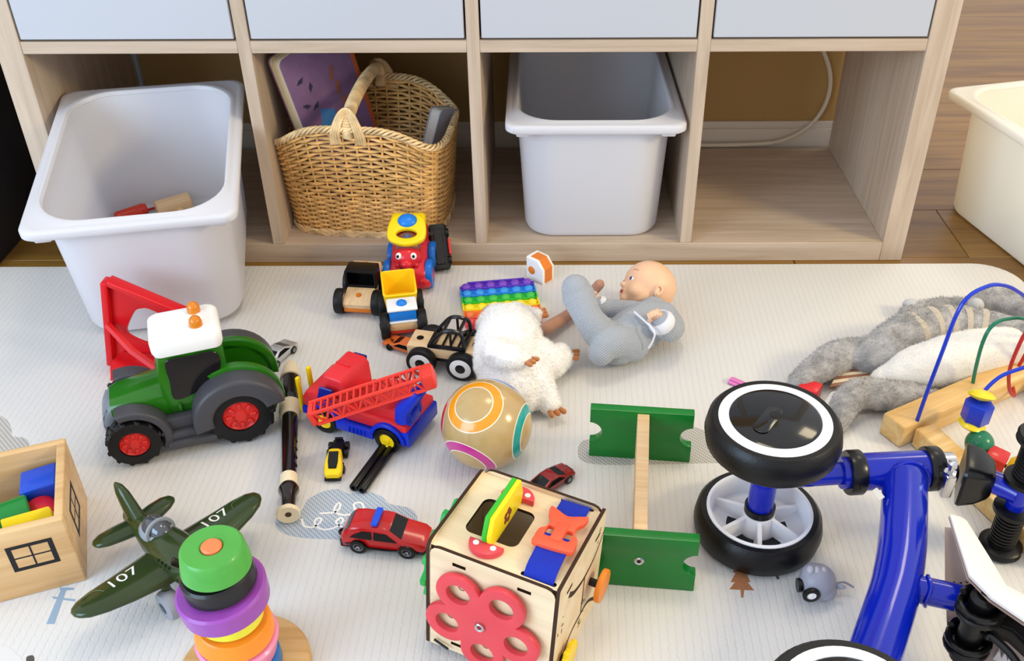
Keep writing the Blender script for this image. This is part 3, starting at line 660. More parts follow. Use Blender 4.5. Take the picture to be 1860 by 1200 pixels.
part('windscreen', box(B(), .2, 5.2, 2.1, T(5.98, 0, 7.5, 0, -22.5, 0), .08, 1), mat('window_blue', '#15207f', .25), ct)
part('roof_rib', bx(B(), 2.8, 5.0, -.1, .1, 8.9, 9.5, .05), CR, ct)
b = B(); bx(b, -7.8, 1.9, -3.8, 3.8, 3.1, 4.9, .3); plate(b, [(-7.2, 4.8), (.8, 4.8), (-.6, 6.3), (-6.4, 6.3)], 6.0, T(0, 3, 0, 90, 0, 0), bev=.2); part('deck', b, CR, ct)
part('turret', lathe(B(), [(0, 6.2), (2.7, 6.2), (2.5, 7.2), (0, 7.2)], T(-3.4, .2, 0), 24), CR, ct)
# boom: pixel-measured ends turned into points, in the truck's own frame
inv = ct.matrix_world.inverted()
pa = inv @ at(566, 752, .082)/U if False else (inv @ at(566, 752, .082))/U; pb = (inv @ at(778, 684, .128))/U
bd = (pb-pa); L = bd.length; BMx = TV(pa, bd.normalized(), (0, 0, 1))   # local z along boom, x up
b = B()
for sy in (-1, 1):
    for x in (-.95, .95): tube(b, [(x, sy*1.25, 0 if x > 0 else .6), (x, sy*1.25, L-.6)], .27, BMx, 6)
    n = 13
    for k in range(n):
        z0, z1 = .6+(L-1.4)*k/n, .6+(L-1.4)*(k+1)/n
        tube(b, [(-.95 if k % 2 else .95, sy*1.25, z0), (.95 if k % 2 else -.95, sy*1.25, z1)], .17, BMx, 5); tube(b, [(-.95, sy*1.25, z1), (.95, sy*1.25, z1)], .1, BMx, 5)
for k in range(17): tube(b, [(.95, -1.25, .8+(L-1.6)*k/16), (.95, 1.25, .8+(L-1.6)*k/16)], .16, BMx, 5)
box(b, 2.5, 3.1, 1.8, BMx @ T(0, 0, L), .5); box(b, 2.1, 2.8, .8, BMx @ T(0, 0, .2), .2)
part('boom', b, CBOOM, ct)
pm = (inv @ at(768, 704, .112))/U; pk = (inv @ at(742, 745, .07))/U
b = B(); d_ = pm-pk
for s in (-1, 1): tube(b, [pk+V((0, 1.25*s, -.6)), pk+V((0, 1.25*s, 1.2)), pm+V((0, 1.3*s, .0))], [1.25, 1.15, .55], n=8)
box(b, 2.2, 3.0, 2.0, T(pk.x, pk.y, pk.z-.6), .3); part('boom_bracket', b, CB, ct)
for x in (-4.9, 5.2):
    for s in (-1, 1): wheel(ct, x, s*3.75, 2.0, 2.0, 1.5, s, BLACK, YEL, .6)
# yellow mini loader
yl = thing('toy_loader', 'tiny yellow and black articulated toy loader beside the crane truck', 'toy vehicle', (-.2728, -.5425, RUG), -88)
b = B(); hull(b, [(3.3, 0, .9, .8, .45, 4), (2.9, 0, 1.0, 1.15, .6, 4), (1.6, 0, 1.3, 1.2, .9, 4), (.9, 0, 1.5, 1.0, 1.15, 4), (-.4, 0, 1.5, .9, 1.1, 4), (-.8, 0, 1.2, .8, .7, 4)]); part('cab', b, YEL, yl)
part('windshield', plate(B(), [(-.2, -.62), (1.2, -.65), (2.2, -.5), (2.2, .5), (1.2, .65), (-.2, .65)], .3, T(.55, 0, 2.62, 0, 24, 0), bev=.08, seg=1), GLASSD, yl)
part('front_skirt', bx(B(), .2, 3.5, -1.1, 1.1, .3, .75, .15), BLACK, yl)
b = B(); bx(b, -3.6, -.6, -.75, .75, .5, 1.4, .15); bx(b, -3.9, -3.5, -.55, .55, 1.0, 1.6, .08); part('rear_chassis', b, BLACK, yl)
for x in (-3.1, -1.6): 
    for s in (-1, 1): wheel(yl, x, s*1.1, .62, .62, .6, s, BLACK, BLACK, .55, bev=.1)
for s in (-1, 1): wheel(yl, 1.5, s*1.15, .55, .55, .4, s, BLACK, BLACK, .55, bev=.1)
# pair of black tubes
tb = thing('black_tube_pair', 'two joined black plastic tubes lying under the crane truck rear wheel', 'tube', (-.2205, -.5505, RUG), math.degrees(math.atan2(.0725, .0265)))
for s in (-1, 1):
    part('tube', lathe(B(), [(.28, -4.4), (.55, -4.4), (.6, -4.3), (.6, 4.3), (.55, 4.4), (.28, 4.4), (.28, -4.4)], T(-.3, s*.6, .62, 0, 90, 0), 18), BLACK, tb)

# ------------------------------------------------------------------ recorder
ra, rb = V((-.374, -.338, 0)), V((-.3128, -.650, 0)); rd = rb-ra
rec = thing('recorder', 'dark brown recorder flute with ivory joints lying beside the tractor', 'recorder', (*((ra+rb)/2).to_2d(), RUG+.0155), math.degrees(math.atan2(rd.y, rd.x)))
RB = mat('recorder_brown', '#170d0a', .18, coat=.6); RI = mat('recorder_ivory', '#e0cfae', .35); Lr = rd.length/U; x0 = -Lr/2
def rl(name, prof, m, par=rec, lab=None): return part(name, lathe(B(), [(0, prof[0][1])]+prof+[(0, prof[-1][1])], T(0, 0, 0, 0, 90, 0), 30), m, par, lab)
rl('mouthpiece', [(.55, x0-.3), (.95, x0+.5), (1.3, x0+2.2), (1.5, x0+3.4), (1.5, x0+3.7), (1.3, x0+3.8)], RI)
rl('head_joint', [(1.3, x0+3.8), (1.22, x0+7), (1.2, x0+8.2), (1.42, x0+8.4), (1.42, x0+8.9), (1.25, x0+9.3), (1.25, x0+9.8)], RB)
rl('ring', [(1.3, x0+9.6), (1.5, x0+9.75), (1.52, x0+11.6), (1.25, x0+12.6)], RI)
bj = rl('middle_joint', [(1.12, x0+12.4), (1.12, x0+14), (.95, x0+25.0)], RB)
for k in range(6): part('finger_hole', lathe(B(), [(0, 1.08), (.3, 1.08), (.34, 1.02)], T(x0+15.2+1.55*k, 1.0*math.sin(R(62)), 0, 62-90+0, 0, 0) if False else T(x0+15+1.6*k, 0, 0, -72, 0, 0) @ T(0, 0, -.02), 12), mat('hole_dark', '#050404', .8), bj)
rl('lower_ring', [(1.0, x0+24.6), (1.12, x0+24.7), (1.12, x0+26.2), (1.0, x0+26.5)], RI)
rl('foot_joint', [(1.0, x0+26.4), (1.3, x0+27.0), (1.32, x0+27.4), (.9, x0+28.4), (.85, x0+30.6)], RB)
part('foot_bell', lathe(B(), [(.3, Lr/2-.4), (.3, Lr/2-.9), (.4, Lr/2-1.0), (.4, Lr/2-.15), (1.35, Lr/2-.02), (1.5, Lr/2-.2), (1.5, Lr/2-.5), (1.1, Lr/2-.9), (.9, Lr/2-1.2), (.3, Lr/2-1.2)][3:]+[(.0, Lr/2-1.2)], T(0, 0, 0, 0, 90, 0), 30), RI, rec)
part('bore', lathe(B(), [(0, Lr/2-.08), (.36, Lr/2-.08), (.4, Lr/2-.14)], T(0, 0, 0, 0, 90, 0), 16), mat('hole_brown', '#4a341f', .8), rec)
# ------------------------------------------------------------------ wooden toy cars
WBLK = mat('wheel_rubber', '#0c0c0e', .5); DISC = mat('disc_white', '#e9e7e4', .4); ORG = mat('orange_paint', '#dd7a25', .4)
BLU2 = mat('sky_blue_plastic', '#1a7ad6', .28)
def woodcar(name, label, loc, rz):
    return thing(name, label, 'toy car', (*loc, RUG), rz, group='wooden toy cars')
wd = woodcar('wooden_dump_truck', 'wooden dump truck with white roof, blue cab and yellow tipper', (-.2207, -.2126), -79)
bx0 = B(); bx(bx0, -4.6, 4.2, -2.1, 2.1, 1.2, 1.8, .12); part('base', bx0, mat('paint_red', '#c93a28', .45), wd)
part('chassis_block', bx(B(), -4.6, 4.3, -2.15, 2.15, 1.8, 3.2, .25), NWOOD, wd)
part('sill', bx(B(), .9, 4.35, -2.2, 2.2, 3.2, 3.5, .12), WHITE, wd)
part('cab', bx(B(), 1.1, 4.1, -2.1, 2.1, 3.5, 5.3, .2), BLU2, wd)
part('roof', bx(B(), .8, 4.3, -2.35, 2.35, 5.3, 5.8, .22, 3), WHITE, wd)
part('roof_knob', ell(B(), (2.6, 0, 5.8), (.85, .85, .6), u=20, v=12), BLU2, wd)
b = B()
def bedring(o, z): 
    k = (z-2.8)/5.5; hx, hy = 2.5+.5*k-o, 2.3+.55*k-o
    return [(x-2.3-.5*k, y, z) for x, y in rrect(hx, hy, .5, 4)]
loft(b, [bedring(0, 2.9), bedring(0, 7.0), bedring(.15, 7.1), bedring(.32, 7.0), bedring(.35, 3.3)])
warp(b, lambda c: V((c.x, c.y, c.z-max(0, (c.x+3.6))*.42*max(0, (c.z-2.9)/5.2)))); part('tipper', b, mat('tipper_yellow', '#f3c312', .32), wd, ang=45)
for x in (3.0, -3.0):
    for s in (-1, 1): wheel(wd, x, s*2.9, 2.15, 2.15, 1.5, s, WBLK, DISC, .68, disc=1, axle=.26)
oc2 = woodcar('wooden_toy_car', 'wooden toy car with black cab frame and orange base', (-.292, -.148), -96)
part('base', bx(B(), -4.6, 4.3, -2.3, 2.3, .9, 1.7, .15), ORG, oc2)
b = B(); plate(b, [(-4.6, 1.7), (4.3, 1.7), (4.4, 2.4), (3.6, 3.0), (1.0, 3.5), (-1.6, 3.5), (-2.2, 6.1), (-4.3, 5.5), (-4.6, 3.0)], 4.7, T(0, 2.35, 0, 90, 0, 0), bev=.18); part('body_block', b, NWOOD, oc2, ang=30)
part('hood_pin', lathe(B(), [(0, 3.1), (.42, 3.1), (.42, 3.45), (0, 3.5)], T(2.7, 0, .0), 16), ORG, oc2); part('rear_pin', lathe(B(), [(0, 0), (.42, 0), (.42, .1), (0, .12)], T(-3.2, 0, 5.85, 0, -16, 0), 16), ORG, oc2)
b = B(); plate(b, rrect(2.65, 1.7, .5, 6), 2.7, T(-1.9, 0, 5.0, 90, 0, 90), [rrect(2.2, 1.2, .3, 5)], .14); bx(b, -2.3, -1.7, -2.5, 2.5, 3.4, 6.6, .2); bx(b, -2.2, .7, -2.25, 2.25, 3.4, 3.95); part('cab_frame', b, BLACK, oc2)
for x in (2.9, -3.0):
    for s in (-1, 1): wheel(oc2, x, s*3.1, 2.1, 2.1, 1.5, s, WBLK, DISC, .68, disc=1, axle=.26)
rcg = woodcar('wooden_roll_cage_car', 'wooden toy car with black roll cage and white wheel discs beside the white plush', (-.1405, -.3185), -12.5)
part('body_block', bx(B(), -5.6, 5.6, -2.2, 2.2, 2.5, 4.3, .25), NWOOD, rcg)
part('chassis', bx(B(), -4.6, 4.6, -1.6, 1.6, 1.5, 2.5, .15), BLACK, rcg)
for x in (-4.1, 4.6): part('peg_hole', lathe(B(), [(0, 4.24), (.5, 4.24), (.55, 4.36), (.4, 4.38), (0, 4.3)], T(x, 0, 0), 18), BLACK, rcg)
b = B(); bx(b, -2.2, 3.4, -2.3, -1.8, 4.3, 4.9, .12); bx(b, -2.2, 3.4, 1.8, 2.3, 4.3, 4.9, .12); bx(b, -2.3, -1.8, -2.3, 2.3, 4.3, 4.9, .12); bx(b, 3.0, 3.6, -2.3, 2.3, 4.3, 5.4, .12)
for k in range(4): bx(b, -1.5+1.2*k, -1.2+1.2*k, -2.1, 2.1, 4.3, 4.55)
for s in (-1, 1): tube(b, spline([(-2.0, s*2.05, 4.6), (-.1, s*1.95, 7.0), (1.0, s*1.85, 7.6), (2.4, s*1.85, 7.5), (3.1, s*1.95, 6.9), (3.3, s*2.05, 4.6)], 5), .3, n=8)
for x, z in ((.2, 7.2), (2.6, 7.45)): tube(b, [(x, -1.9, z), (x, 1.9, z)], .28, n=8)
tube(b, [(1.3, -1.95, 4.6), (1.3, -1.85, 7.6)], .22, n=6); tube(b, [(1.3, 1.95, 4.6), (1.3, 1.85, 7.6)], .22, n=6); tube(b, [(2.6, -1.85, 7.4), (2.4, 1.85, 4.8)], .22, n=6)
part('roll_cage', b, mat('cage_black', '#141416', .25, coat=.3), rcg)
for x in (-3.1, 3.1):
    for s in (-1, 1): wheel(rcg, x, s*3.0, 2.25, 2.25, 1.5, s, WBLK, DISC, .74, disc=1, axle=.34)

# ------------------------------------------------------------------ red engine with a face
TR = mat('engine_red', '#d2222c', .28, coat=.3); TB = mat('engine_blue', '#1668c6', .28); TY = mat('engine_yellow', '#f2cf10', .28)
en = thing('toy_engine', 'red toy engine with a smiling face, yellow visor and blue wheels', 'toy vehicle', (-.222, -.066, RUG), -90)
b = B(); hull(b, [(5.4, 0, 2.2, 3.0, 1.5, 4), (4.9, 0, 2.4, 3.4, 2.0, 4), (2, 0, 3, 3.0, 2.6, 5), (-1, 0, 4.2, 2.9, 3.8, 5), (-3.6, 0, 4.6, 2.9, 4.2, 5), (-5.2, 0, 4.6, 2.8, 4.0, 5)])
for s in (-1, 1): limb(b, [(4.6, s*2.9, 2.0, 1.3), (2.5, s*2.9, 2.2, 1.4)], n=12)
plate(b, [(2.2, 2), (-.2, 8.8), (-4.6, 9.2), (-5.2, 2)], 5.4, T(0, 2.7, 0, 90, 0, 0), bev=.5); part('body', b, TR, en, ang=45)
fb = B(); ell(fb, (2.9, 0, 5.6), (2.1, 2.5, 2.1), u=24, v=16); fc_ = part('face', fb, TR, en)
part('nose', ell(B(), (4.85, 0, 5.5), (1.0, 1.05, .85), u=18, v=12), TR, fc_)
for s in (-1, 1):
    part('cheek', ell(B(), (4.2, s*1.5, 4.9), .55, u=12, v=8), TR, fc_)
    part('eye', ell(B(), (4.35, s*1.25, 6.7), (.4, .52, .6), u=14, v=10, rot=(0, -30, s*18)), WHITE, fc_); part('pupil', ell(B(), (4.66, s*1.3-.05, 6.8), (.2, .26, .3), u=12, v=8), BLACK, fc_)
part('mouth', tube(B(), spline([(4.75, .9, 4.5), (4.85, .2, 4.25), (4.7, -.9, 4.5), (4.35, -1.4, 5.1)], 5), .13, n=6), mat('mouth_dark', '#4a0d10', .5), fc_)
CLR = mat('clear_dome', '#f2e9e6', .05, trans=.92)
part('dome', ell(B(), (1.3, 0, 7.4), (2.2, 2.3, 1.9), u=24, v=14), CLR, en)
b = B()
for i, (x, y, z) in enumerate([(1.9, -1.0, 7.6), (1.7, .9, 7.4), (1.2, 0, 8.3), (.9, -.6, 7.0), (2.4, .1, 7.0)]): part('bead', ell(B(), (x, y, z), .5, u=12, v=8), [TR, TY, TB, WHITE, TY][i], en)
b = B(); OV = [(1.75*math.cos(R(a))*1.0, .95*math.sin(R(a))) for a in range(0, 360, 18)]
plate(b, spline([(-3.2, -1.4), (-3.1, .9), (-2.2, 2.6), (0, 3.1), (2.2, 2.6), (3.1, .9), (3.2, -1.4), (2.4, -2.6), (0, -3.3), (-2.4, -2.6)], 5, True), .9, TV((.6, 0, 9.3), (.42, 0, .9), (0, 1, 0)), [[(x, y-1.0) for x, y in OV]], .25, 3)
part('visor', b, TY, en)
bx0 = B(); bx(bx0, -3.2, -.6, -2.9, 2.9, 8.6, 11.0, .6, 3); part('roof', bx0, TY, en)
part('top_lens', ell(B(), (-.6, 0, 10.6), (1.5, 1.7, 1.0), u=20, v=12, rot=(0, 20, 0)), BLU2, en)
for x in (3.0, -3.0):
    for s in (-1, 1): wheel(en, x, s*3.5, 2.5, 2.5, 1.3, s, TB, TB, .55, bev=.4)

# ------------------------------------------------------------------ rainbow bubble popper
po = thing('bubble_popper', 'square rainbow silicone bubble popping toy half under the white plush', 'popper toy', (-.0655, -.1605, RUG), 8.5)
cols = ['#5a35b5', '#1f7fd8', '#27b52c', '#f0d91c', '#f5743c', '#ee4150']; bcol = ['#7440b8', '#2f8fe0', '#3dbb45', '#f4da2a', '#f7803f', '#f04b52']
ST = 12.6/6; PM = tomesh('bubble', ell(B(), (0, 0, 0), (.82, .82, .55), u=14, v=8))
for r in range(6):
    y1 = 6.3-ST*r; y0 = y1-ST; m = mat('silicone_%d' % r, cols[r], .38, coat=.1)
    if r in (0, 5):
        c = rrect(6.3, 6.3, 1.4, 6); o_ = [(x, max(min(y, 6.3), -6.3)) for x, y in c]
        o_ = ([p for p in o_ if p[1] > y0] + [(-6.3, y0), (6.3, y0)]) if r == 0 else ([(6.3, y1), (-6.3, y1)]+[p for p in o_ if p[1] < y1])
    else: o_ = [(-6.3, y0), (6.3, y0), (6.3, y1), (-6.3, y1)]
    b = B(); plate(b, o_, .9); bx(b, -6.1, 6.1, y0+.0, y0+.18, .85, 1.25, .06, 1)
    rw = part('row', b, m, po)
    b = B()
    for s in (-1, 1): bx(b, s*6.2-.12, s*6.2+.12, y0 if r < 5 else y0+1.2, y1 if r else y1-1.2, .85, 1.3, .06, 1)
    if r in (0, 5): bx(b, -4.9, 4.9, (y1 if r == 0 else y0)-.15, (y1 if r == 0 else y0)+.1, .85, 1.3, .06, 1)
    part('edge_bead', b, m, rw, kind='stuff')
    bm_ = PM.copy(); bm_.materials.clear(); bm_.materials.append(mat('bubble_%d' % r, bcol[r], .3, coat=.3))
    for k in range(6): pl('bubble', bm_, rw, T((-5.2+2.08*k)*U, (y1-ST/2+.08)*U, .0095))

# ------------------------------------------------------------------ white and orange house block
hb = thing('house_block', 'small white house-shaped block with orange stripe and orange dot near the shelf', 'toy block', (.0005, -.0715, RUG), 8)
HP = [(-2.0, 0), (2.0, 0), (2.0, 2.6), (0, 4.3), (-2.0, 3.3)]
HB = Matrix.Rotation(R(-52), 4, 'Z')
part('body', plate(B(), [(-1.9, 0), (1.9, 0), (1.9, 2.7), (.6, 4.2), (-1.9, 4.2)], 3.0, T(0, 0, 0, 0, 0, 8) @ T(0, 1.5, 0, 90, 0, 0), bev=.22, seg=2), WHITE, hb)
b = B(); plate(b, [(1.0, .15), (1.98, .15), (1.98, 2.76), (.66, 4.28), (-1.3, 4.28), (-1.3, 4.0), (.4, 4.0), (1.0, 3)], 1.9, T(0, 0, 0, 0, 0, 8) @ T(0, .95, 0, 90, 0, 0), bev=.06, seg=1); part('orange_stripe', b, ORG, hb)
part('orange_dot', lathe(B(), [(.0, 0), (.75, 0), (.72, .15), (.45, .3), (0, .36)], T(0, 0, 0, 0, 0, 8) @ T(-.6, -1.46, 2.0, 90, 0, 0), 20), ORG, hb)
hb.rotation_euler = (0, 0, 0); hb.matrix_world = Matrix.Translation((.0005, -.0715, RUG)) @ Matrix.Rotation(R(-50), 4, 'Z')

# ------------------------------------------------------------------ ball
def ballmat(C0, rings):
    m = bpy.data.materials.new('ball_print'); m.use_nodes = True; t = NT(m); tc = t.n('ShaderNodeTexCoord')
    nv = t.n('ShaderNodeVectorMath', operation='NORMALIZE'); t.l(tc.outputs['Object'], nv.inputs[0])
    prev = None
    nzz = t.n('ShaderNodeTexNoise', iScale=25, iDetail=3); t.l(tc.outputs['Object'], nzz.inputs['Vector'])
    rp0 = t.n('ShaderNodeValToRGB'); rp0.color_ramp.elements[0].color = lin('#ad8d55'); rp0.color_ramp.elements[1].color = lin('#c4a878'); t.l(nzz.outputs[0], rp0.inputs[0]); prev = rp0.outputs[0]
    def over(mask, col):
        nonlocal prev
        mx = t.n('ShaderNodeMix', data_type='RGBA'); mx.inputs[7].default_value = lin(col); t.l(mask, mx.inputs[0]); t.l(prev, mx.inputs[6]); prev = mx.outputs[2]
    for ax, col in rings:
        dp = t.n('ShaderNodeVectorMath', operation='DOT_PRODUCT'); t.l(nv.outputs[0], dp.inputs[0]); dp.inputs[1].default_value = tuple(V(ax).normalized())
        ac = t.n('ShaderNodeMath', operation='ARCCOSINE'); t.l(dp.outputs['Value'], ac.inputs[0])
        for (c, hw, cc) in ((.545, .122, '#efe6d2'), (.545, .1, col)):
            cp = t.n('ShaderNodeMath', operation='COMPARE', i1=c, i2=hw); t.l(ac.outputs[0], cp.inputs[0]); over(cp.outputs[0], cc)
    t.l(prev, t.inp('Base Color')); t.inp('Roughness').default_value = .22; t.inp('Coat Weight').default_value = .3
    return m
bc_ = V((-.0706, -.5298, .0702)); vd = (CAM-bc_).normalized(); rt = V((0, 0, 1)).cross(vd).normalized(); upv = vd.cross(rt)
def bax(a, b_, c): return rt*a+upv*b_+vd*c
RG = [(bax(-.275, .465, .84), '#e5940f'), (bax(.92, -.24, .26), '#0f9a98'), (bax(-.47, -.83, .29), '#c2308c'), (bax(.275, -.465, -.84), '#7fae2c'), (bax(-.92, .24, -.26), '#d0352c'), (bax(.47, .83, -.29), '#2f6fc0')]
b = B(); bmesh.ops.create_icosphere(b, subdivisions=5, radius=6.0); o = part('play_ball', b, ballmat(None, RG)); o.location = bc_
tag(o, 'beige rubber ball printed with orange, teal and magenta rings', 'ball')

# ------------------------------------------------------------------ green wooden H piece
GP = mat('paint_green', '#0a7326', .3, coat=.35, var=.08, vscale=40); GP2 = mat('paint_green_light', '#2f8f2a', .3, coat=.35)
gh = thing('green_wooden_stand', 'two green wooden boards with round notches joined by a plain wooden beam', 'toy stand', (.121, -.642, RUG), -6)
def notched(w_, h_, r, cz):
    return [(-w_, 0), (w_, 0)]+[(w_-r*math.sin(R(a))*1.0, cz-r*math.cos(R(a))) for a in range(0, 181, 15)]+[(w_, h_), (-w_, h_)]+[(-w_+r*math.sin(R(a)), cz+r*math.cos(R(a))) for a in range(0, 181, 15)]
for y in (10.95, -9.75): part('end_board', plate(B(), notched(6.75, 8.2, 1.6, 4.3), 1.3, T(0, y+1.3 if y > 0 else y+.1, 0, 90, 0, 0), bev=.1), GP, gh)
part('beam', bx(B(), -.6, .95, -9.7, 10.98, 1.2, 7.9, .08), NWOOD, gh)
part('screw', lathe(B(), [(0, -.1), (.55, -.1), (.6, .05), (.45, .16), (.25, .1), (.2, -.05), (0, -.05)], T(.2, -10.96, 4.4, 90, 0, 0), 20), CHROME, gh)
part('front_board_bolt_hole', lathe(B(), [(0, .1), (.22, .1), (.22, .14), (0, .14)], T(.2, -10.96, 4.4, 90, 0, 0), 12), BLACK, gh)
# ------------------------------------------------------------------ green toy aeroplane
PG_ = mat('plane_green', '#2b3a17', .22, coat=.4, var=.1, vscale=20); PGY = mat('plane_grey', '#8b8f98', .35); STN = mat('stencil_white', '#e6e6e2', .5)
ap = thing('toy_airplane', 'dark green toy fighter aeroplane with white 107 on its wings', 'toy airplane', (-.4165, -.7465, RUG+.004), -41, 0, -9)
part('fuselage', (lambda b: hull(b, [(-10.0, 0, 6.0, .25, .3, 2), (-9.0, 0, 6.0, .8, .95, 2), (-6, 0, 5.9, 1.3, 1.6, 2), (-2.5, 0, 5.5, 2.0, 2.3, 2.2), (1.5, 0, 5.3, 2.35, 2.6, 2.3), (4.8, 0, 5.3, 2.3, 2.45, 2.2), (6.4, 0, 5.3, 1.9, 2.0, 2.1)], n=26))(B()), PG_, ap, ang=50)
def drape(b, o, keep=False):
    from mathutils.bvhtree import BVHTree
    tr = BVHTree.FromPolygons([v.co/U for v in o.data.vertices], [p.vertices[:] for p in o.data.polygons]); zm = sum(v.co.z for v in b.verts)/len(b.verts)
    for v in b.verts:
        h = tr.ray_cast(V((v.co.x, v.co.y, 30)), V((0, 0, -1)))
        if h[0] is not None: v.co.z = h[0].z+.035+((v.co.z-zm) if keep else 0)
    return b
def wing(b, st, s, M=I4):
    rings = []
    for y, xl, xt, th, z in st:
        c = xl-xt; r_ = []
        for i in range(20):
            a = 2*math.pi*i/20; u = (1+math.cos(a))/2; tt = th*1.5*math.sqrt(max(u*(1-u), 0))*(1.15-.3*(1-u))*(1 if a < math.pi else -1)
            r_.append((xt+c*u, s*y, z+tt))
        rings.append(r_)
    return loft(b, rings, M)
for s in (-1, 1):
    b = B(); wing(b, [(.6, 4.7, -2.6, 1.7, 4.6), (3.2, 4.2, -2.4, 1.4, 4.6), (6.5, 3.6, -2.0, 1.2, 4.75), (9.2, 2.9, -1.7, 1.0, 4.95), (10.8, 2.2, -1.2, .8, 5.1), (11.6, 1.4, -.6, .55, 5.15), (11.9, .8, -.1, .2, 5.15)], s)
    wg = part('wing', b, PG_, ap, ang=60)
    b = B(); text(b, '107', 2.5, T(.2, s*5.9, 9, 0, 0, 90), 0); bmesh.ops.subdivide_edges(b, edges=b.edges[:], cuts=2); drape(b, wg)
    for q in (-.47, .47): drape(bx(b, .05, .18, s*5.9+q*1.9-.0, s*5.9+q*1.9+.01, 9, 9.01), wg) if False else None
    part('stencil_number', b, STN, wg)
    b = B(); tube(b, spline([(.6, s*8.2, 9), (-.5, s*8.8, 9), (-.5, s*10.4, 9)], 6), .05, n=5); drape(b, wg, True); part('panel_line', b, mat('panel_line', '#56663c', .4), wg)
    b = B(); wing(b, [(.4, -5.4, -8.8, 1.1, 5.6), (2.4, -6.0, -9.2, 1.0, 5.6), (4.0, -6.5, -9.2, .8, 5.65), (4.9, -7.1, -8.8, .5, 5.65), (5.2, -7.6, -8.3, .15, 5.65)], s); part('tailplane', b, PG_, ap, ang=60)
b = B(); wing(b, [(0, -4.2, -9.0, 1.3, 0), (2.0, -5.6, -9.4, 1.1, 0), (3.8, -6.8, -9.6, .9, 0), (4.7, -7.6, -9.5, .55, 0), (5.0, -8.2, -9.2, .12, 0)], 1, T(0, 0, 6.0, 90, 0, 0)); part('fin', b, PG_, ap, ang=60)
part('cockpit_rim', (lambda b: (ell(b, (-1.8, 0, 7.0), (2.9, 1.75, 1.15), u=24, v=12), b)[1])(B()), PGY, ap)
part('canopy', (lambda b: (ell(b, (-1.6, 0, 7.4), (2.35, 1.4, 1.6), u=24, v=14), b)[1])(B()), mat('canopy_glass', '#4d5158', .08, .3, coat=.8), ap)
cf = B(); plate(cf, [(1.8*math.cos(R(a)), 1.8*math.sin(R(a))) for a in range(-10, 191, 12)]+[(1.4*math.cos(R(a)), 1.4*math.sin(R(a))) for a in range(190, -11, -12)], .35, T(-1.0, 0, 7.35, 90, 0, 90), bev=.05, seg=1); part('canopy_frame', cf, PGY, ap)
for k in range(4):
    for s in (-1, 1): part('exhaust_slot', box(B(), .25, .2, .8, T(2.0+.75*k, s*2.2, 6.1, s*-25, 0, 0), .05, 1), mat('slot_dark', '#1e2615', .5), ap)
part('spinner', lathe(B(), [(0, 0), (1.4, 0), (1.3, .6), (.8, 1.5), (0, 1.9)], T(6.3, 0, 5.3, 0, 90, 0), 20), PGY, ap)
b = B()
for k in range(3): box(b, .3, .9, 4.2, T(7.0, 0, 5.3, 120*k+35, 0, 0) @ T(0, 0, 2.4, 0, 0, 18), .12)
part('propeller', b, BLACK, ap)
for s in (-1, 1):
    part('gear_leg', tube(B(), [(3.2, s*3.0, 4.2), (3.4, s*3.0, 1.4)], .55, n=8), PG_, ap)
    wheel(ap, 3.6, s*3.0+s*.3, 1.5, 1.85, 1.9, s, PGY, GREY, .4, bev=.6)
wheel(ap, -7.8, 0, 4.2, .6, .5, 1, BLACK, GREY, .5); part('tail_strut', tube(B(), [(-7.8, 0, 5.4), (-7.8, .0, 4.2)], .2, n=6), PGY, ap)

# ------------------------------------------------------------------ ring stacker
TX, TY_ = -.3145, -.866
st = thing('ring_stacker_base', 'round natural wooden base with orange-topped peg of the stacking tower', 'stacking toy', (TX, TY_, RUG))
part('base', lathe(B(), [(0, 0), (6.5, 0), (6.9, .3), (6.9, 1.1), (6.6, 1.4), (0, 1.4)], n=48), wood('base_wood', '#c09253', '#d9b27a', 0, 1), st)
pg = part('peg', lathe(B(), [(0, 1.3), (.95, 1.3), (.95, 19.2), (0, 19.2)], n=20), NWOOD, st)
part('peg_tip', lathe(B(), [(0, 18.6), (1.0, 18.6), (1.0, 19.55), (.85, 19.72), (0, 19.75)], n=24), mat('coral_paint', '#f0804f', .4), st)
def ring(label, z0, h, r0, r1, m, tx=0, ty=0, ri=1.15, dx=0, dy=0):
    t = part('stacking_ring', lathe(B(), [(ri, 0), (r0-.2, 0), (r0, .2), (r1, h-.25), (r1-.25, h), (ri+.15, h), (ri, h-.15), (ri, 0)], n=48), m)
    t.matrix_world = Matrix.Translation((TX+dx*U, TY_+dy*U, RUG+z0*U)) @ Matrix.Rotation(R(tx), 4, 'X') @ Matrix.Rotation(R(ty), 4, 'Y')
    return tag(t, label, 'stacking ring', 'rings on the stacking tower')
PNT = lambda n, c: mat('ring_'+n, c, .38, coat=.25, var=.05, vscale=60)
ring('blue wooden stacking ring lowest on the tower, under the pink ring', 1.5, 1.9, 4.0, 3.9, PNT('blue', '#1f6bb5'), 0, 0)
ring('pink wooden stacking ring above the blue one on the tower', 3.9, 2.8, 3.75, 4.2, PNT('pink', '#e98ab0'), 3, 3)
ring('orange wooden stacking ring between pink and yellow rings', 7.0, 2.2, 4.0, 3.7, PNT('orange', '#ee8d25'), 4, 5)
ring('thin yellow wooden stacking ring under the purple ring', 9.5, 1.6, 3.3, 3.2, PNT('yellow', '#e2dd35'), 3, 4)
ring('large purple wooden stacking ring beneath the black ring', 11.5, 2.5, 4.35, 4.45, PNT('purple', '#9648a8'), 2, -4)
ring('black wooden stacking ring beneath the green ring', 14.3, 2.2, 3.55, 3.55, PNT('black', '#121214'), 1, -5)
ring('green wooden stacking ring at the top of the tower', 16.75, 2.75, 3.4, 3.05, PNT('green', '#4fa344'), 0, 0, 1.02)

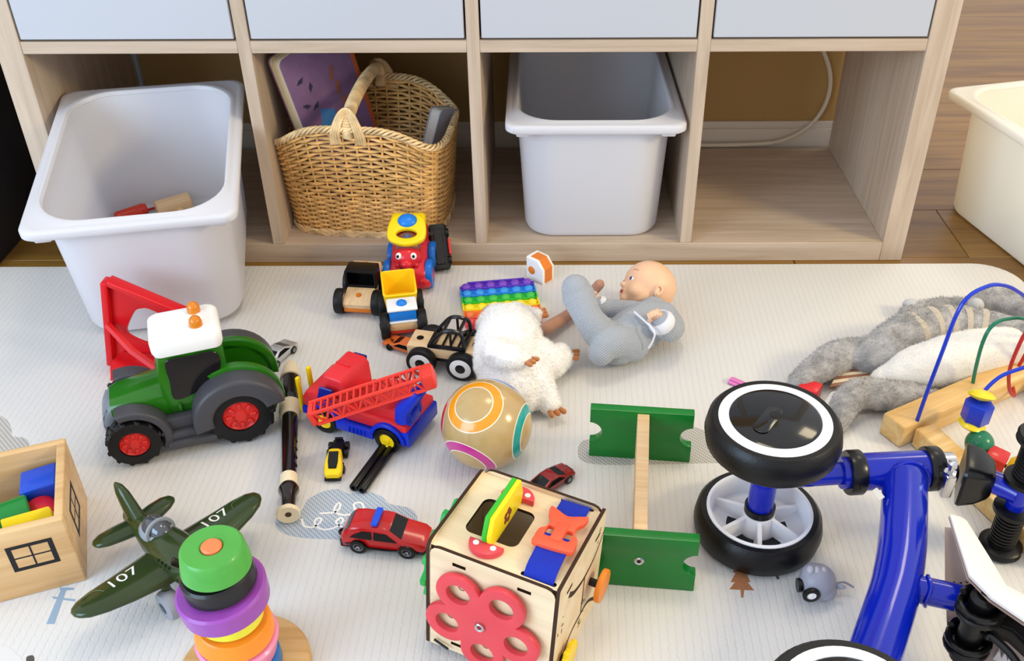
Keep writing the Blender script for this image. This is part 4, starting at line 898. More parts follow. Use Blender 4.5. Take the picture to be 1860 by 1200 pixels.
# ------------------------------------------------------------------ wooden house box with blocks
BXW = wood('box_wood', '#c39a68', '#dcb988', 0, .8, .42)
bxq = thing('wooden_box', 'open wooden box with black window prints, full of coloured blocks', 'toy box', (-.533, -.7385, RUG), 20.5)
part('floor_board', bx(B(), -21, -.3, .3, 14.4, 0, .8, .05), BXW, bxq)
fr_b = part('front_board', bx(B(), -22, 0, 0, 1.0, 0, 10.2, .22, 3), BXW, bxq); part('back_board', bx(B(), -22, 0, 13.7, 14.7, 0, 10.2, .22, 3), BXW, bxq)
rs_b = part('side_board', bx(B(), -1.0, .02, .9, 13.8, 0, 10.2, .2, 3), BXW, bxq); part('side_board', bx(B(), -22, -21, .9, 13.8, 0, 10.2, .2, 3), BXW, bxq)
INK = mat('ink_black', '#17181b', .6)
def winp(M, par): return part('printed_window', plate(B(), [(-2.1, -1.75), (2.1, -1.75), (2.1, 1.75), (-2.1, 1.75)], .03, M, [[(a-.78, c-.62), (a+.78, c-.62), (a+.78, c+.62), (a-.78, c+.62)] for a in (-.86, .86) for c in (-.7, .7)]), INK, par)
winp(T(-4.2, -.0, 6.0, 90, 0, 0) @ Matrix.Diagonal((1.15, 1.1, 1, 1)), fr_b); winp(T(.02, 6.6, 5.6, 90, 0, 90) @ Matrix.Diagonal((1.3, 1.25, 1, 1)), rs_b)
blk = lambda label, bm, m, x, y, z, **k: (lambda o: (setattr(o, 'matrix_world', bxq.matrix_world @ T(x*U, y*U, z*U, **k)), tag(o, label, 'toy block', 'blocks in the wooden box'))[1])(part('toy_block', bm, m))
blk('green wooden cylinder block in the wooden box', lathe(B(), [(0, -3.5), (1.9, -3.5), (2.1, -3.3), (2.1, 3.3), (1.9, 3.5), (0, 3.5)], n=28), mat('blk_green', '#177c33', .3, coat=.3), -8.0, 6.4, 6.4, rx=90, rz=-78)
blk('blue wooden block in the back corner of the wooden box', bx(B(), -2.1, 2.1, -2, 2, -2.1, 2.1, .3, 3), mat('blk_blue', '#1748c0', .32, coat=.3), -3.4, 11.0, 5.9, ry=-6)
blk('red round wooden block under the blue block in the wooden box', lathe(B(), [(0, -2), (1.9, -2), (2.1, -1.8), (2.1, 1.8), (1.9, 2), (0, 2)], n=28), mat('blk_red', '#cf2026', .32, coat=.3), -3.3, 6.6, 5.2, rx=78, rz=20)
blk('yellow triangular wooden block at the front of the wooden box', plate(B(), [(-2, -1.2), (2, -1.2), (0, 2.2)], 5.2, T(-2.6, 0, 0, 90, 0, 90), bev=.2), mat('blk_yellow', '#e8ce22', .32, coat=.3), -4.2, 3.2, 7.4, rz=4, rx=0)
blk('red wooden block left of the green cylinder in the wooden box', bx(B(), -2.0, 2.0, -2, 2, -2, 2, .25, 3), mat('blk_red', '#cf2026', .32, coat=.3), -12.5, 3.6, 5.6, rz=15)

# ------------------------------------------------------------------ activity cube
PLY = wood('plywood', '#dcc39c', '#ecd8b6', 0, .7, .5); BURN = mat('burnt_edge', '#37200f', .7)
cu = thing('activity_cube', 'plywood activity cube with red flower wheel, blue strap and orange buckle', 'activity cube', M=Matrix.Translation((-.0322, -.8018, .0125)) @ Matrix.Rotation(R(-23.6), 4, 'Z') @ Matrix.Rotation(R(-3.0), 4, 'X') @ Matrix.Rotation(R(2.7), 4, 'Y'))
def ply(name, outer, h, M, holes=(), par=cu):
    b = B(); t = bmesh.new(); plate(t, outer, h, I4, holes); 
    for f in t.faces: f.material_index = 0 if abs(f.normal.z) > .8 else 1
    join(b, t, M); o = part(name, b, PLY, par); o.data.materials.append(BURN); return o
WX, WY, H_ = 7.35, 6.5, 15.0
def onc(px, py, axis, val):     # photo pixel -> point on a plane of the cube, local cm
    inv = cu.matrix_world.inverted(); o = inv @ CAM/U; d = (inv.to_3x3() @ ray(px, py)); t = (val-o[axis])/d[axis]; return o+d*t
TZ = H_-.5
hc = onc(909, 948, 2, TZ)
hole = rrect(3.0, 2.75, .9, 6, hc.x, hc.y)
s1, s2 = onc(1046, 922, 2, TZ), onc(985, 1040, 2, TZ)
ply('top_panel', [(-WX+.4, -WY+.4), (WX-.4, -WY+.4), (WX-.4, WY-.4), (-WX+.4, WY-.4)], .4, T(0, 0, TZ-.4), [hole, rrect(1.9, .28, .2, 3, s1.x, s1.y+.5), rrect(1.9, .28, .2, 3, s2.x, s2.y-.9)])
def face_o(w_, h_, r=1.0): return [(-w_, 0), (w_, 0)]+[(w_-r+r*math.cos(R(a)), h_-r+r*math.sin(R(a))) for a in (0, 30, 60, 90)]+[(-w_+r-r*math.sin(R(a)), h_-r+r*math.cos(R(a))) for a in (0, 30, 60, 90)]
slot = lambda x, z: [(x-.75, z-.22), (x+.75, z-.22), (x+.75, z+.22), (x-.75, z+.22)]
ply('front_panel', face_o(WX-.45, H_-.35), .4, T(0, -WY+.45, 0, 90, 0, 0), [slot(-3.6, 13.2), slot(3.6, 13.2), slot(-3.6, 1.2), slot(3.6, 1.2)])
ply('back_panel', face_o(WX-.45, H_), .4, T(0, WY, 0, 90, 0, 0), [slot(-3.6, 13.0), slot(3.6, 13.0)])
ply('left_panel', face_o(WY, H_), .4, T(-WX, 0, 0, 90, 0, 90), [slot(-3.2, 13.0), slot(3.2, 13.0)])
rp2 = ply('right_panel', face_o(WY, H_, .3), .4, T(WX-.4, 0, 0, 90, 0, 90), [slot(-3.6, 12.6), slot(4.4, 12.6)])
ply('bottom_panel', [(-WX+.4, -WY+.4), (WX-.4, -WY+.4), (WX-.4, WY-.4), (-WX+.4, WY-.4)], .4, T(0, 0, .4))
# cut lines on the right face
def rline(pts, wd): 
    P = spline(pts, 6); L = []; Q = []
    for i, p in enumerate(P):
        a, c = P[max(i-1, 0)], P[min(i+1, len(P)-1)]; d = V((c[0]-a[0], c[1]-a[1])).normalized(); ww = wd if not hasattr(wd, '__len__') else wd[0]+(wd[1]-wd[0])*i/(len(P)-1)
        L.append((p[0]-d.y*ww, p[1]+d.x*ww)); Q.append((p[0]+d.y*ww, p[1]-d.x*ww))
    return plate(B(), L+Q[::-1], .03, T(WX, 0, 0, 90, 0, 90))
def rp_pts(*a): return [(q.y, q.z) for q in (onc(x, y, 0, WX) for x, y in a)]
part('cut_line', rline(rp_pts((1034, 1080), (1041, 1077), (1050, 1066), (1062, 1047), (1080, 1010), (1098, 961)), (.34, .1)), BURN, rp2)
part('cut_line', rline(rp_pts((1062, 1048), (1058, 1080), (1054, 1114)), .11), BURN, rp2)
part('cut_line', rline(rp_pts((1021, 1194), (1035, 1152), (1054, 1114), (1068, 1091), (1080, 1086)), (.14, .22)), BURN, rp2)
b = B(); rn = random.Random(2)
for i in range(26): 
    y, z = rn.choice([(-5.2, rn.uniform(3, 10)), (4.6, rn.uniform(8, 13.4)), (1.5, rn.uniform(2, 6))]); plate(b, rrect(rn.uniform(.1, .32), rn.uniform(.05, .16), .04, 2), .02, T(WX, y+rn.uniform(-.7, .7), z, 90, 0, 90) @ T(rz=rn.uniform(0, 180)))
part('printed_drawing', b, mat('print_ochre', '#7c6a3a', .7), rp2, kind='stuff')
# flower wheel
CORAL = mat('coral_red', '#d8434c', .4, coat=.15, var=.06, vscale=30)
fcn = onc(873, 1133, 1, -WY-.9)
def petals(R0, rp, off=58, rc=3.1):
    cs = [(R0*math.cos(R(off+72*k)), R0*math.sin(R(off+72*k))) for k in range(5)]; out = []
    for i in range(150):
        t = 2*math.pi*i/150; d = (math.cos(t), math.sin(t)); r = rc
        for c in cs:
            p = d[0]*c[0]+d[1]*c[1]; q = rp*rp-(R0*R0-p*p)
            if p > 0 and q > 0: r = max(r, p+math.sqrt(q))
        out.append((r*d[0], r*d[1]))
    return out, cs
fo, fcs = petals(4.15, 2.55)
part('flower_wheel', plate(B(), fo, .75, T(fcn.x, -WY-.25, 7.0, 90, 0, 0), [circ(1.3, 20, x, y) for x, y in fcs], .16, 2), CORAL, cu, ang=30)
part('flower_bolt', lathe(B(), [(.25, 0), (.25, .3), (.45, .4), (.55, .3), (.55, 0)], T(fcn.x, -WY-.98, 7.0, 90, 0, 0), 20), CHROME, cu)
b = B()
for k in (1, 2, 3): 
    x, y = fcs[k]; tube(b, [(fcn.x+x+.5*math.cos(a)*(.6+.3*math.sin(3*a)), -WY-.03, 7+y+.5*math.sin(a)*(.6+.3*math.cos(2*a))) for a in [i*math.pi/9 for i in range(18)]], .04, n=4, closed=True)
part('printed_picture', b, mat('print_sepia', '#7a3f2a', .7), cu, kind='stuff')
# gears and knobs at the sides
b = B(); gz = []
for k in range(48):
    a = k*7.5; rr_ = 5.6 if k % 4 < 2 else 4.7; gz.append((rr_*math.cos(R(a)), rr_*math.sin(R(a))))
plate(b, gz, .7, T(-WX-1.5, .3, 7.5, 90, 0, 90), bev=.12); part('green_gear', b, mat('gear_green', '#20a348', .35), cu); part('gear_axle', lathe(B(), [(0, 0), (.8, 0), (.8, 1.2), (0, 1.6)], T(-WX-1.5, .3, 7.5, 0, 90, 0), 16), BLACK, cu)
b = B(); plate(b, circ(1.9, 28), .65, T(WX+1.1, 3.4, 6.8, 90, 0, 90), bev=.14); part('orange_knob', b, mat('knob_orange', '#e8872a', .38), cu); part('knob_axle', lathe(B(), [(0, 0), (.45, 0), (.45, 1.3), (0, 1.3)], T(WX-.1, 3.4, 6.8, 0, 90, 0), 14), BLACK, cu)
b = B(); gz = [((2.2 if k % 4 < 2 else 1.8)*math.cos(R(k*9)), (2.2 if k % 4 < 2 else 1.8)*math.sin(R(k*9))) for k in range(40)]
plate(b, gz, .6, T(WX+.5, -4.0, 2.6, 90, 0, 90), bev=.1); part('yellow_gear', b, YEL, cu); part('gear_axle', lathe(B(), [(0, 0), (.4, 0), (.4, .8), (0, .8)], T(WX-.1, -4.0, 2.6, 0, 90, 0), 14), BLACK, cu)
part('latch_lever', tube(B(), [(-6.2, -WY-.3, 1.1), (-4.4, -WY-.5, .7)], .16, n=6), BLACK, cu)
# flipper with brackets
k0, k1 = onc(882, 988, 2, H_+.2), onc(942, 898, 2, H_+.2); kc = (k0+k1)/2; ka = math.degrees(math.atan2((k1-k0).y, (k1-k0).x)); kl = (k1-k0).to_2d().length
KM = T(kc.x, kc.y, TZ, 0, 0, ka)
for s in (-1, 1):
    b = B(); plate(b, [(-1.9, 0), (1.9, 0)]+[(1.9*math.cos(R(a)), 1.75*math.sin(R(a))) for a in range(15, 180, 15)], .75, KM @ T(s*(kl/2-.35), 0, 0, 0, 0, -90*s), bev=.15); br = part('bracket', b, CORAL, cu)
    for q in (-1, 1): part('screw', lathe(B(), [(0, .72), (.32, .72), (.32, .82), (.12, .84), (0, .78)], KM @ T(s*(kl/2+.25), q*.95, 0), 14), WHITE, br)
hexa = [(-kl/2+.35, -.4), (kl/2-.35, -.4), (kl/2-.05, 1.2), (kl/2-.8, 3.3), (-kl/2+.8, 3.3), (-kl/2+.05, 1.2)]
fg = part('flipper_board', plate(B(), hexa, .55, KM @ T(0, -.0, .3, 90, 0, 0) @ T(0, 0, -.55), bev=.1), mat('flip_green', '#35b52e', .4), cu)
fy = part('flipper_board', plate(B(), hexa, .55, KM @ T(0, -.0, .3, 90, 0, 0), bev=.1), mat('flip_yellow', '#efd91d', .4), cu)
b = B()
for k in range(5): plate(b, circ(.38, 12, .6*math.cos(R(72*k)), .6*math.sin(R(72*k))), .03, KM @ T(0, -.55, 1.4, 90, 0, 0))
part('printed_flower', b, mat('print_sepia', '#7a3f2a', .7), fy, kind='stuff')
# strap and buckle
STR = mat('strap_blue', '#0d2db4', .6, bump=.9, bscale=900)
sa = math.degrees(math.atan2((s1-s2).y+1.4, (s1-s2).x)); SM = T((s1.x+s2.x)/2, (s1.y+s2.y)/2-.2, TZ, 0, 0, sa); sl = math.hypot((s1-s2).x, (s1-s2).y+1.4)/2
def band(x0, x1, z0, zm, z1, w_=1.6):
    P = spline([(x0, z0), (x0+(x1-x0)*.18, zm), (x0+(x1-x0)*.6, zm+.25), (x1, z1)], 6); b = B()
    loft(b, [[(x, -w_, z), (x, w_, z), (x, w_, z+.16), (x, -w_, z+.16)] for x, z in P], SM); return b
part('strap', band(-sl-.1, -.6, -.3, .5, 1.0), STR, cu); part('strap', band(sl+.1, 1.9, -.3, .5, 1.0), STR, cu)
BK = mat('buckle_orange', '#ee5a3a', .42)
bo_ = [(x*1.22-.2, y*1.04) for x, y in spline([(-1.8, -1.75), (-1.9, 1.75), (-1.2, 2.1), (-.2, 2.0), (.3, 1.45), (1.2, 1.4), (1.8, 1.9), (2.7, 2.0), (2.5, 1.2), (2.1, 0), (2.5, -1.2), (2.7, -2.0), (1.8, -1.9), (1.2, -1.4), (.3, -1.45), (-.2, -2.0), (-1.2, -2.1)], 4, True)]
part('buckle', plate(B(), bo_, .6, SM @ T(0, 0, .75), [rrect(.75, .38, .25, 4, -.35, 1.0), rrect(.75, .38, .25, 4, -.35, -1.0)], .14, 2), BK, cu)
part('buckle_tongue', box(B(), 2.6, 1.2, .3, SM @ T(-.2, 0, 1.35), .1), BK, cu)

# ------------------------------------------------------------------ baby doll
def knitmat(name, c1, c2):
    m = bpy.data.materials.new(name); m.use_nodes = True; t = NT(m); tc = t.n('ShaderNodeTexCoord')
    w1 = t.n('ShaderNodeTexWave', wave_type='BANDS', bands_direction='DIAGONAL', iScale=120, iDistortion=1.2); w1.inputs['Detail Scale'].default_value = 20; t.l(tc.outputs['Object'], w1.inputs['Vector'])
    mp = t.n('ShaderNodeMapping'); mp.inputs['Scale'].default_value = (-1, 1, 1); t.l(tc.outputs['Object'], mp.inputs['Vector'])
    w2 = t.n('ShaderNodeTexWave', wave_type='BANDS', bands_direction='DIAGONAL', iScale=120, iDistortion=1.2); t.l(mp.outputs[0], w2.inputs['Vector'])
    mm = t.n('ShaderNodeMath', operation='MULTIPLY'); t.l(w1.outputs['Fac'], mm.inputs[0]); t.l(w2.outputs['Fac'], mm.inputs[1])
    rp = t.n('ShaderNodeValToRGB'); rp.color_ramp.elements[1].position = .5; rp.color_ramp.elements[0].color = lin(c1); rp.color_ramp.elements[1].color = lin(c2)
    t.l(mm.outputs[0], rp.inputs[0]); t.l(rp.outputs[0], t.inp('Base Color')); t.inp('Roughness').default_value = .9; t.inp('Sheen Weight').default_value = .25
    bp = t.n('ShaderNodeBump', iStrength=.7, iDistance=.002); t.l(mm.outputs[0], bp.inputs['Height']); t.l(bp.outputs[0], t.inp('Normal'))
    return m
SKIN = mat('doll_vinyl', '#e8bb98', .42, sss=.12); KNIT = knitmat('doll_knit', '#9a9ea6', '#b9bcc4'); CUFF = mat('doll_cuff', '#e2e0e6', .8, bump=.5, bscale=500)
dr0 = V((.135, -.29, RUG)); dl = thing('baby_doll', 'bald baby doll in grey knitted suit lying on its back with legs up', 'doll', dr0)
def dp(px, py, z): return tuple((at(px, py, RUG+z*U)-dr0)/U)
def L_(*a): return [(*dp(p[0], p[1], p[2]), p[3]) for p in a]
b = B()
limb(b, L_((1122, 622, 3.6, 3.5), (1150, 603, 4.0, 3.7), (1180, 580, 4.0, 3.4), (1186, 566, 4.2, 2.5)))
limb(b, L_((1108, 622, 4.0, 2.7), (1084, 598, 6.6, 2.5), (1066, 572, 8.8, 2.2), (1052, 540, 10.6, 2.5), (1046, 524, 11.8, 2.2)))
limb(b, L_((1148, 624, 3.5, 2.8), (1122, 620, 5.2, 2.5), (1102, 628, 5.2, 2.3), (1092, 640, 4.6, 2.0)))
limb(b, L_((1206, 572, 4.6, 2.1), (1222, 592, 3.6, 1.9), (1216, 600, 5.0, 1.8), (1202, 585, 7.2, 1.75)))
limb(b, L_((1150, 566, 5.0, 1.8), (1110, 560, 5.0, 1.5), (1090, 555, 5.6, 1.4)))
suit = blob('knitted_suit', b, KNIT, dl, .26, 3)
tube_ = lambda pts, r, m, nm, par=dl: part(nm, tube(B(), pts, r, n=8), m, par)
b = B(); pts = L_((1206, 591, 6.6, 0), (1196, 578, 8.0, 0)); a_, c_ = V(pts[0][:3]), V(pts[1][:3]); MM = TV(a_, c_-a_); hl_ = (c_-a_).length
part('cuff', lathe(B(), [(1.65, -.3), (2.0, .2), (2.05, 1.0), (1.75, hl_), (1.3, hl_-.1), (1.2, .3)], MM, 22), CUFF, dl)
# hand: palm, four curled fingers and a thumb
def hand(M, s=1, nm='hand'):
    b = B(); ell(b, (0, 0, .6), (.8, .5, .85), M, 16, 12)
    limb(b, [(0, 0, -.8, .55), (0, 0, .2, .6)], M, 10)
    for k, (x, l) in enumerate(((-.6, .85), (-.2, 1.0), (.2, .95), (.58, .75))): limb(b, [(x, 0, 1.1, .24), (x*1.05, -.1, 1.1+.5*l, .22), (x*1.02, -.55, 1.15+.65*l, .2), (x, -.85, 1.0+.45*l, .17)], M, 8, 3)
    limb(b, [(s*.6, -.1, .3, .27), (s*1.0, -.45, .8, .22), (s*.8, -.8, 1.2, .19)], M, 8, 3)
    return blob(nm, b, SKIN, dl, .11, 2)
hand(TV(c_-(c_-a_)*.1, (c_-a_), (1, 0, 0)) @ Matrix.Scale(1.2, 4), -1)
a2, c2 = V(dp(1094, 556, 5.4)), V(dp(1081, 545, 6.4)); hand(TV(a2+(c2-a2)*.6, c2-a2, (0, 1, 0)), 1)
part('cuff', lathe(B(), [(1.1, -.3), (1.35, .1), (1.4, .8), (1.1, 1.2), (.8, 1.1)], TV(a2, c2-a2), 18), CUFF, dl)
# head: x = face forward, z = crown
hcn = V(dp(1174, 524, 5.2)); HM = TV(hcn, V((.30, .72, .62)), V((-.86, -.10, .30)))
b = B(); ell(b, (-.5, 0, .7), (4.35, 3.75, 4.0), u=28, v=20); ell(b, (.9, 0, -1.1), (3.0, 3.1, 2.9), u=24, v=16)
for s in (-1, 1): ell(b, (2.15, s*1.55, -1.5), (1.5, 1.45, 1.35), u=16, v=12)
ell(b, (3.0, 0, -2.9), (.85, .95, .75), u=14, v=10); ell(b, (3.75, 0, -.75), (.75, .62, .5), u=14, v=10); ell(b, (3.35, 0, -.2), (.5, .4, .8), u=12, v=8)
for s in (-1, 1): ell(b, (4.0, s*.32, -.95), (.35, .3, .25), u=10, v=8)
ell(b, (3.5, 0, -1.78), (.5, .75, .32), u=12, v=8); ell(b, (3.4, 0, -2.2), (.48, .62, .3), u=12, v=8)
limb(b, [(-.6, 0, -2.0, 1.7), (-.9, 0, -4.4, 1.6)], n=14)
for s in (-1, 1):
    ell(b, (-.7, s*3.55, -.9), (.75, .45, 1.05), u=14, v=10, rot=(0, 0, s*25))
bmesh.ops.transform(b, matrix=HM, verts=b.verts)
hd = blob('head', b, SKIN, dl, .17, 3)
for s in (-1, 1):
    part('ear_fold', (lambda b: tube(b, spline([(-.55, s*3.95, -1.6), (-1.1, s*4.12, -1.0), (-1.0, s*4.15, -.3), (-.4, s*4.0, -.1), (-.1, s*3.85, -.6)], 5), .2, HM, 7))(B()), SKIN, hd)
    e = part('eye', ell(B(), (3.12, s*1.32, .18), (.42, .62, .46), HM, 16, 12, rot=(0, 0, s*22)), WHITE, hd)
    part('iris', ell(B(), (3.42, s*1.36, .2), (.2, .3, .32), HM, 14, 10, rot=(0, 0, s*22)), mat('iris_blue', '#2f3f86', .2), e)
    part('eyelid', (lambda b: tube(b, spline([(3.1, s*.72, .32), (3.38, s*1.25, .68), (3.0, s*1.95, .38)], 6), .13, HM, 7))(B()), SKIN, hd)
    part('eyebrow', (lambda b: tube(b, spline([(3.45, s*.9, 1.5), (3.35, s*1.5, 1.75), (2.85, s*2.2, 1.6)], 5), .05, HM, 6))(B()), mat('brow', '#c08a60', .6), hd)
part('lips', (lambda b: (ell(b, (3.86, 0, -1.85), (.2, .55, .2), HM, 14, 8), ell(b, (3.76, 0, -2.12), (.2, .42, .18), HM, 14, 8), b)[2])(B()), mat('lips', '#c96a62', .45), hd, kind='stuff')
part('mouth_opening', ell(B(), (3.96, 0, -2.0), (.14, .3, .1), HM, 12, 8), mat('mouth_red', '#7e2a2a', .5), hd)
part('collar', tube(B(), [tuple(V(dp(1184, 563, 4.2))+HM.to_3x3() @ V((2.15*math.cos(a), 2.25*math.sin(a), 0))) for a in [i*math.pi/12 for i in range(24)]], .28, n=7, closed=True), CUFF, dl)
part('side_seam', tube(B(), L_((1190, 602, 7.3, 0), (1186, 618, 6.4, 0), (1180, 624, 5.6, 0)) and [p[:3] for p in spline(L_((1152, 566, 8.2, 0), (1186, 598, 7.6, 0), (1187, 616, 6.2, 0), (1178, 632, 4.6, 0)), 5)], .16, n=6), CUFF, dl)

# ------------------------------------------------------------------ white plush rat
WPL = mat('plush_white', '#f6f2ee', .95, sheen=.4, bump=.6, bscale=250); PAW = mat('plush_paw', '#b9743c', .8, sheen=.3); TAIL = mat('plush_tail', '#b07f68', .8, sheen=.3, bump=.5, bscale=300)
wr0 = V((-.03, -.31, RUG)); wp = thing('plush_rat', 'white fluffy plush rat with brown paws and ribbed tail lying by the ball', 'plush toy', wr0)
def wpx(*a): return [(*tuple((at(p[0], p[1], RUG+p[2]*U)-wr0)/U), p[3]) for p in a]
b = B()
limb(b, wpx((918, 655, 4.7, 4.6), (925, 620, 4.9, 4.9), (932, 595, 4.2, 3.9), (935, 585, 3.6, 3.0)), n=20)
limb(b, wpx((915, 690, 3.2, 3.8), (940, 705, 3.5, 3.4), (955, 720, 2.5, 2.3)), n=16)
limb(b, wpx((960, 650, 3.6, 3.6), (995, 655, 3.2, 3.0), (1018, 648, 3.0, 2.0)), n=16)
limb(b, wpx((965, 690, 3.2, 3.2), (985, 715, 2.6, 2.2), (1000, 735, 1.9, 1.5)), n=16)
limb(b, wpx((900, 640, 8.0, 2.2), (925, 648, 8.6, 1.9), (948, 652, 8.0, 1.5)), n=14)
limb(b, wpx((950, 580, 3.4, 2.3), (968, 575, 3.4, 1.5)), n=12); limb(b, wpx((905, 582, 3.4, 2.8), (890, 590, 3.2, 2.2)), n=12)
wb = blob('body', b, WPL, wp, .3, 4, f=lambda c: c+V((1, 1, 1))*.22*noise.noise(c*.9)+V((0, 0, 1))*.12*noise.noise(c*2.3))
fur(wb, WPL, 30000, .42, .07, comb=(.2, -.3, .1))
def paw(px, py, z, dx, dy, sz=1.0, nm='paw'):
    c = V(tuple((at(px, py, RUG+z*U)-wr0)/U)); M = TV(c, (dx, dy, .1), (0, 0, 1)); b = B()
    ell(b, (0, 0, 0), (.7*sz, 1.0*sz, .9*sz), M, 12, 10)
    for k in (-1, 0, 1): limb(b, [(0, k*.6*sz, .2, .34*sz), (.05, k*.85*sz, 1.5*sz, .36*sz)], M, 8, 3)
    part(nm, b, PAW, wp, kind='stuff')
paw(1029, 645, 3.0, .9, -.1, 1.05); paw(1004, 741, 1.6, .4, -.8, 1.1); paw(955, 653, 8.2, .7, -.5, .95); paw(974, 572, 3.4, .8, .2, 1.0)
part('ear', ell(B(), wpx((968, 728, 2.6, 0))[0][:3], (.9, .5, 1.1), u=14, v=10), mat('plush_ear', '#d9b196', .85), wp); part('ear', ell(B(), wpx((893, 563, 3.0, 0))[0][:3], (1.5, .6, .9), u=14, v=10), mat('plush_ear_brown', '#b59a80', .85), wp)
tp = spline(wpx((975, 604, 2.8, 1.0), (1003, 590, 2.0, .95), (1032, 572, 1.6, .9), (1060, 548, 2.4, .85), (1078, 528, 4.0, .8), (1089, 516, 5.4, .75)), 9)
tt = part('tail', tube(B(), [p[:3] for p in tp], [p[3]+.1*(i % 2) for i, p in enumerate(tp)], n=12), TAIL, wp); 
part('tail_tip', ell(B(), tp[-1][:3], .8, u=14, v=10), TAIL, tt)
# ------------------------------------------------------------------ grey striped plush lying on the mat
GPL = mat('plush_grey', '#a29d9a', .95, sheen=.5, bump=.8, bscale=220, var=.35, vscale=45); BEL = mat('plush_belly', '#e3ded6', .95, sheen=.4, bump=.5, bscale=200)
g0 = V((.58, -.36, RUG)); gp = thing('plush_lemur', 'long grey plush animal with white belly lying flat behind the bead maze', 'plush toy', g0)
def gpx(*a): return [(*tuple((at(p[0], p[1], RUG+p[2]*U)-g0)/U), p[3]) for p in a]
b = B()
limb(b, gpx((1452, 695, 1.8, 1.7), (1482, 672, 2.3, 2.2), (1520, 650, 2.6, 2.6), (1548, 642, 2.6, 2.4), (1580, 645, 3.2, 2.8), (1610, 635, 3.8, 3.3)), n=18)
limb(b, gpx((1600, 640, 3.4, 3.0), (1640, 612, 4.2, 3.4), (1690, 596, 4.4, 3.3), (1750, 594, 4.4, 3.2), (1810, 606, 4.2, 3.2), (1870, 626, 4.2, 3.4), (1930, 655, 4, 3.4)), n=18)
limb(b, gpx((1700, 722, 1.6, 1.2), (1660, 720, 2.0, 1.9), (1610, 718, 2.3, 2.2), (1572, 716, 2.4, 2.2)), n=16); limb(b, gpx((1568, 712, 2.5, 2.2), (1545, 722, 2.6, 2.2), (1530, 748, 2.0, 1.9), (1522, 770, 1.5, 1.4)), n=16)
limb(b, gpx((1645, 566, 1.4, 1.1), (1690, 556, 1.6, 1.3), (1750, 556, 1.7, 1.4)), n=14)
limb(b, gpx((1760, 560, 2.2, 1.9), (1800, 553, 3.0, 2.6), (1845, 562, 3.2, 2.8), (1890, 590, 3, 2.6)), n=16)
gb = blob('body', b, GPL, gp, .36, 4, f=lambda c: c+V((1, 1, 1))*.25*noise.noise(c*.7))
fur(gb, GPL, 22000, .55, .07, comb=(-.6, -.3, -.1))
b = B(); limb(b, gpx((1600, 688, 2.2, 1.6), (1650, 672, 3.2, 3.0), (1720, 655, 3.9, 3.7), (1790, 638, 3.9, 3.6), (1850, 630, 3.6, 3.2)), n=20)
bb = blob('belly', b, BEL, gp, .36, 4, f=lambda c: c+V((0, 0, 1))*.35*noise.noise(c*.45)); fur(bb, BEL, 7000, .35, .06)
CRM = mat('plush_cream_stripe', '#b5a896', .95, sheen=.4)
sp_ = spline(gpx((1640, 612, 4.2, 3.42), (1690, 596, 4.4, 3.34), (1750, 594, 4.4, 3.25), (1810, 606, 4.2, 3.25), (1870, 626, 4.2, 3.42)), 10)
for k in (3, 9, 14, 19, 24): part('stripe', tube(B(), [p[:3] for p in sp_[k:k+3]], [p[3]+(.1 if i == 1 else .0) for i, p in enumerate(sp_[k:k+3])], n=22), CRM, gp)
part('ear_tip', ell(B(), gpx((1655, 552, 2.0, 0))[0][:3], (1.4, 1.0, .9), u=14, v=10), mat('plush_pale', '#b9b7b8', .95, sheen=.4), gp)
part('light_ear', ell(B(), gpx((1772, 556, 3.6, 0))[0][:3], (1.3, 1.2, 1.4), u=14, v=10), mat('plush_pale', '#b9b7b8', .95, sheen=.4), gp)
b = B(); limb(b, gpx((1518, 722, 1.6, 1.0), (1508, 738, 1.2, 1.0)), n=12); part('white_paw', b, BEL, gp)
SATB = mat('satin_brown', '#8d5f49', .4); SATC = mat('satin_cream', '#d8c4a8', .4); lq = [V(p[:3]) for p in gpx((1528, 668, 1.4, 0), (1592, 668, 1.6, 0), (1600, 690, 1.2, 0), (1506, 706, .8, 0))]
for k in range(6):
    a, c, d, e = lq[0].lerp(lq[3], k/6), lq[1].lerp(lq[2], k/6), lq[1].lerp(lq[2], (k+1)/6), lq[0].lerp(lq[3], (k+1)/6)
    loft_ = loft(B(), [[a, c, d, e], [q+V((0, 0, .35)) for q in (a, c, d, e)]]); part('satin_stripe', loft_, SATB if k % 2 else SATC, gp)
o = part('toy_block', bx(B(), -1.4, 1.4, -1.3, 1.3, -1.3, 1.3, .18), mat('blk_red', '#cf2026', .32), None); o.matrix_world = Matrix.Translation(at(1470, 712, RUG+.0135)) @ Matrix.Rotation(R(-35), 4, 'Z'); tag(o, 'small red block at the grey plush paw behind the bike wheel', 'toy block')
o = thing('pink_straw_bundle', 'small pink shiny tubes on the mat behind the bike wheel', 'toy', at(1350, 703, RUG), -38)
for k in (-1, 0, 1): part('tube', tube(B(), [(-2.2, k*.5, .3+.25*(k == 0)), (2.2, k*.5, .3+.25*(k == 0))], .28, n=10), mat('pink_shine', '#dc74b4', .25, coat=.5), o)

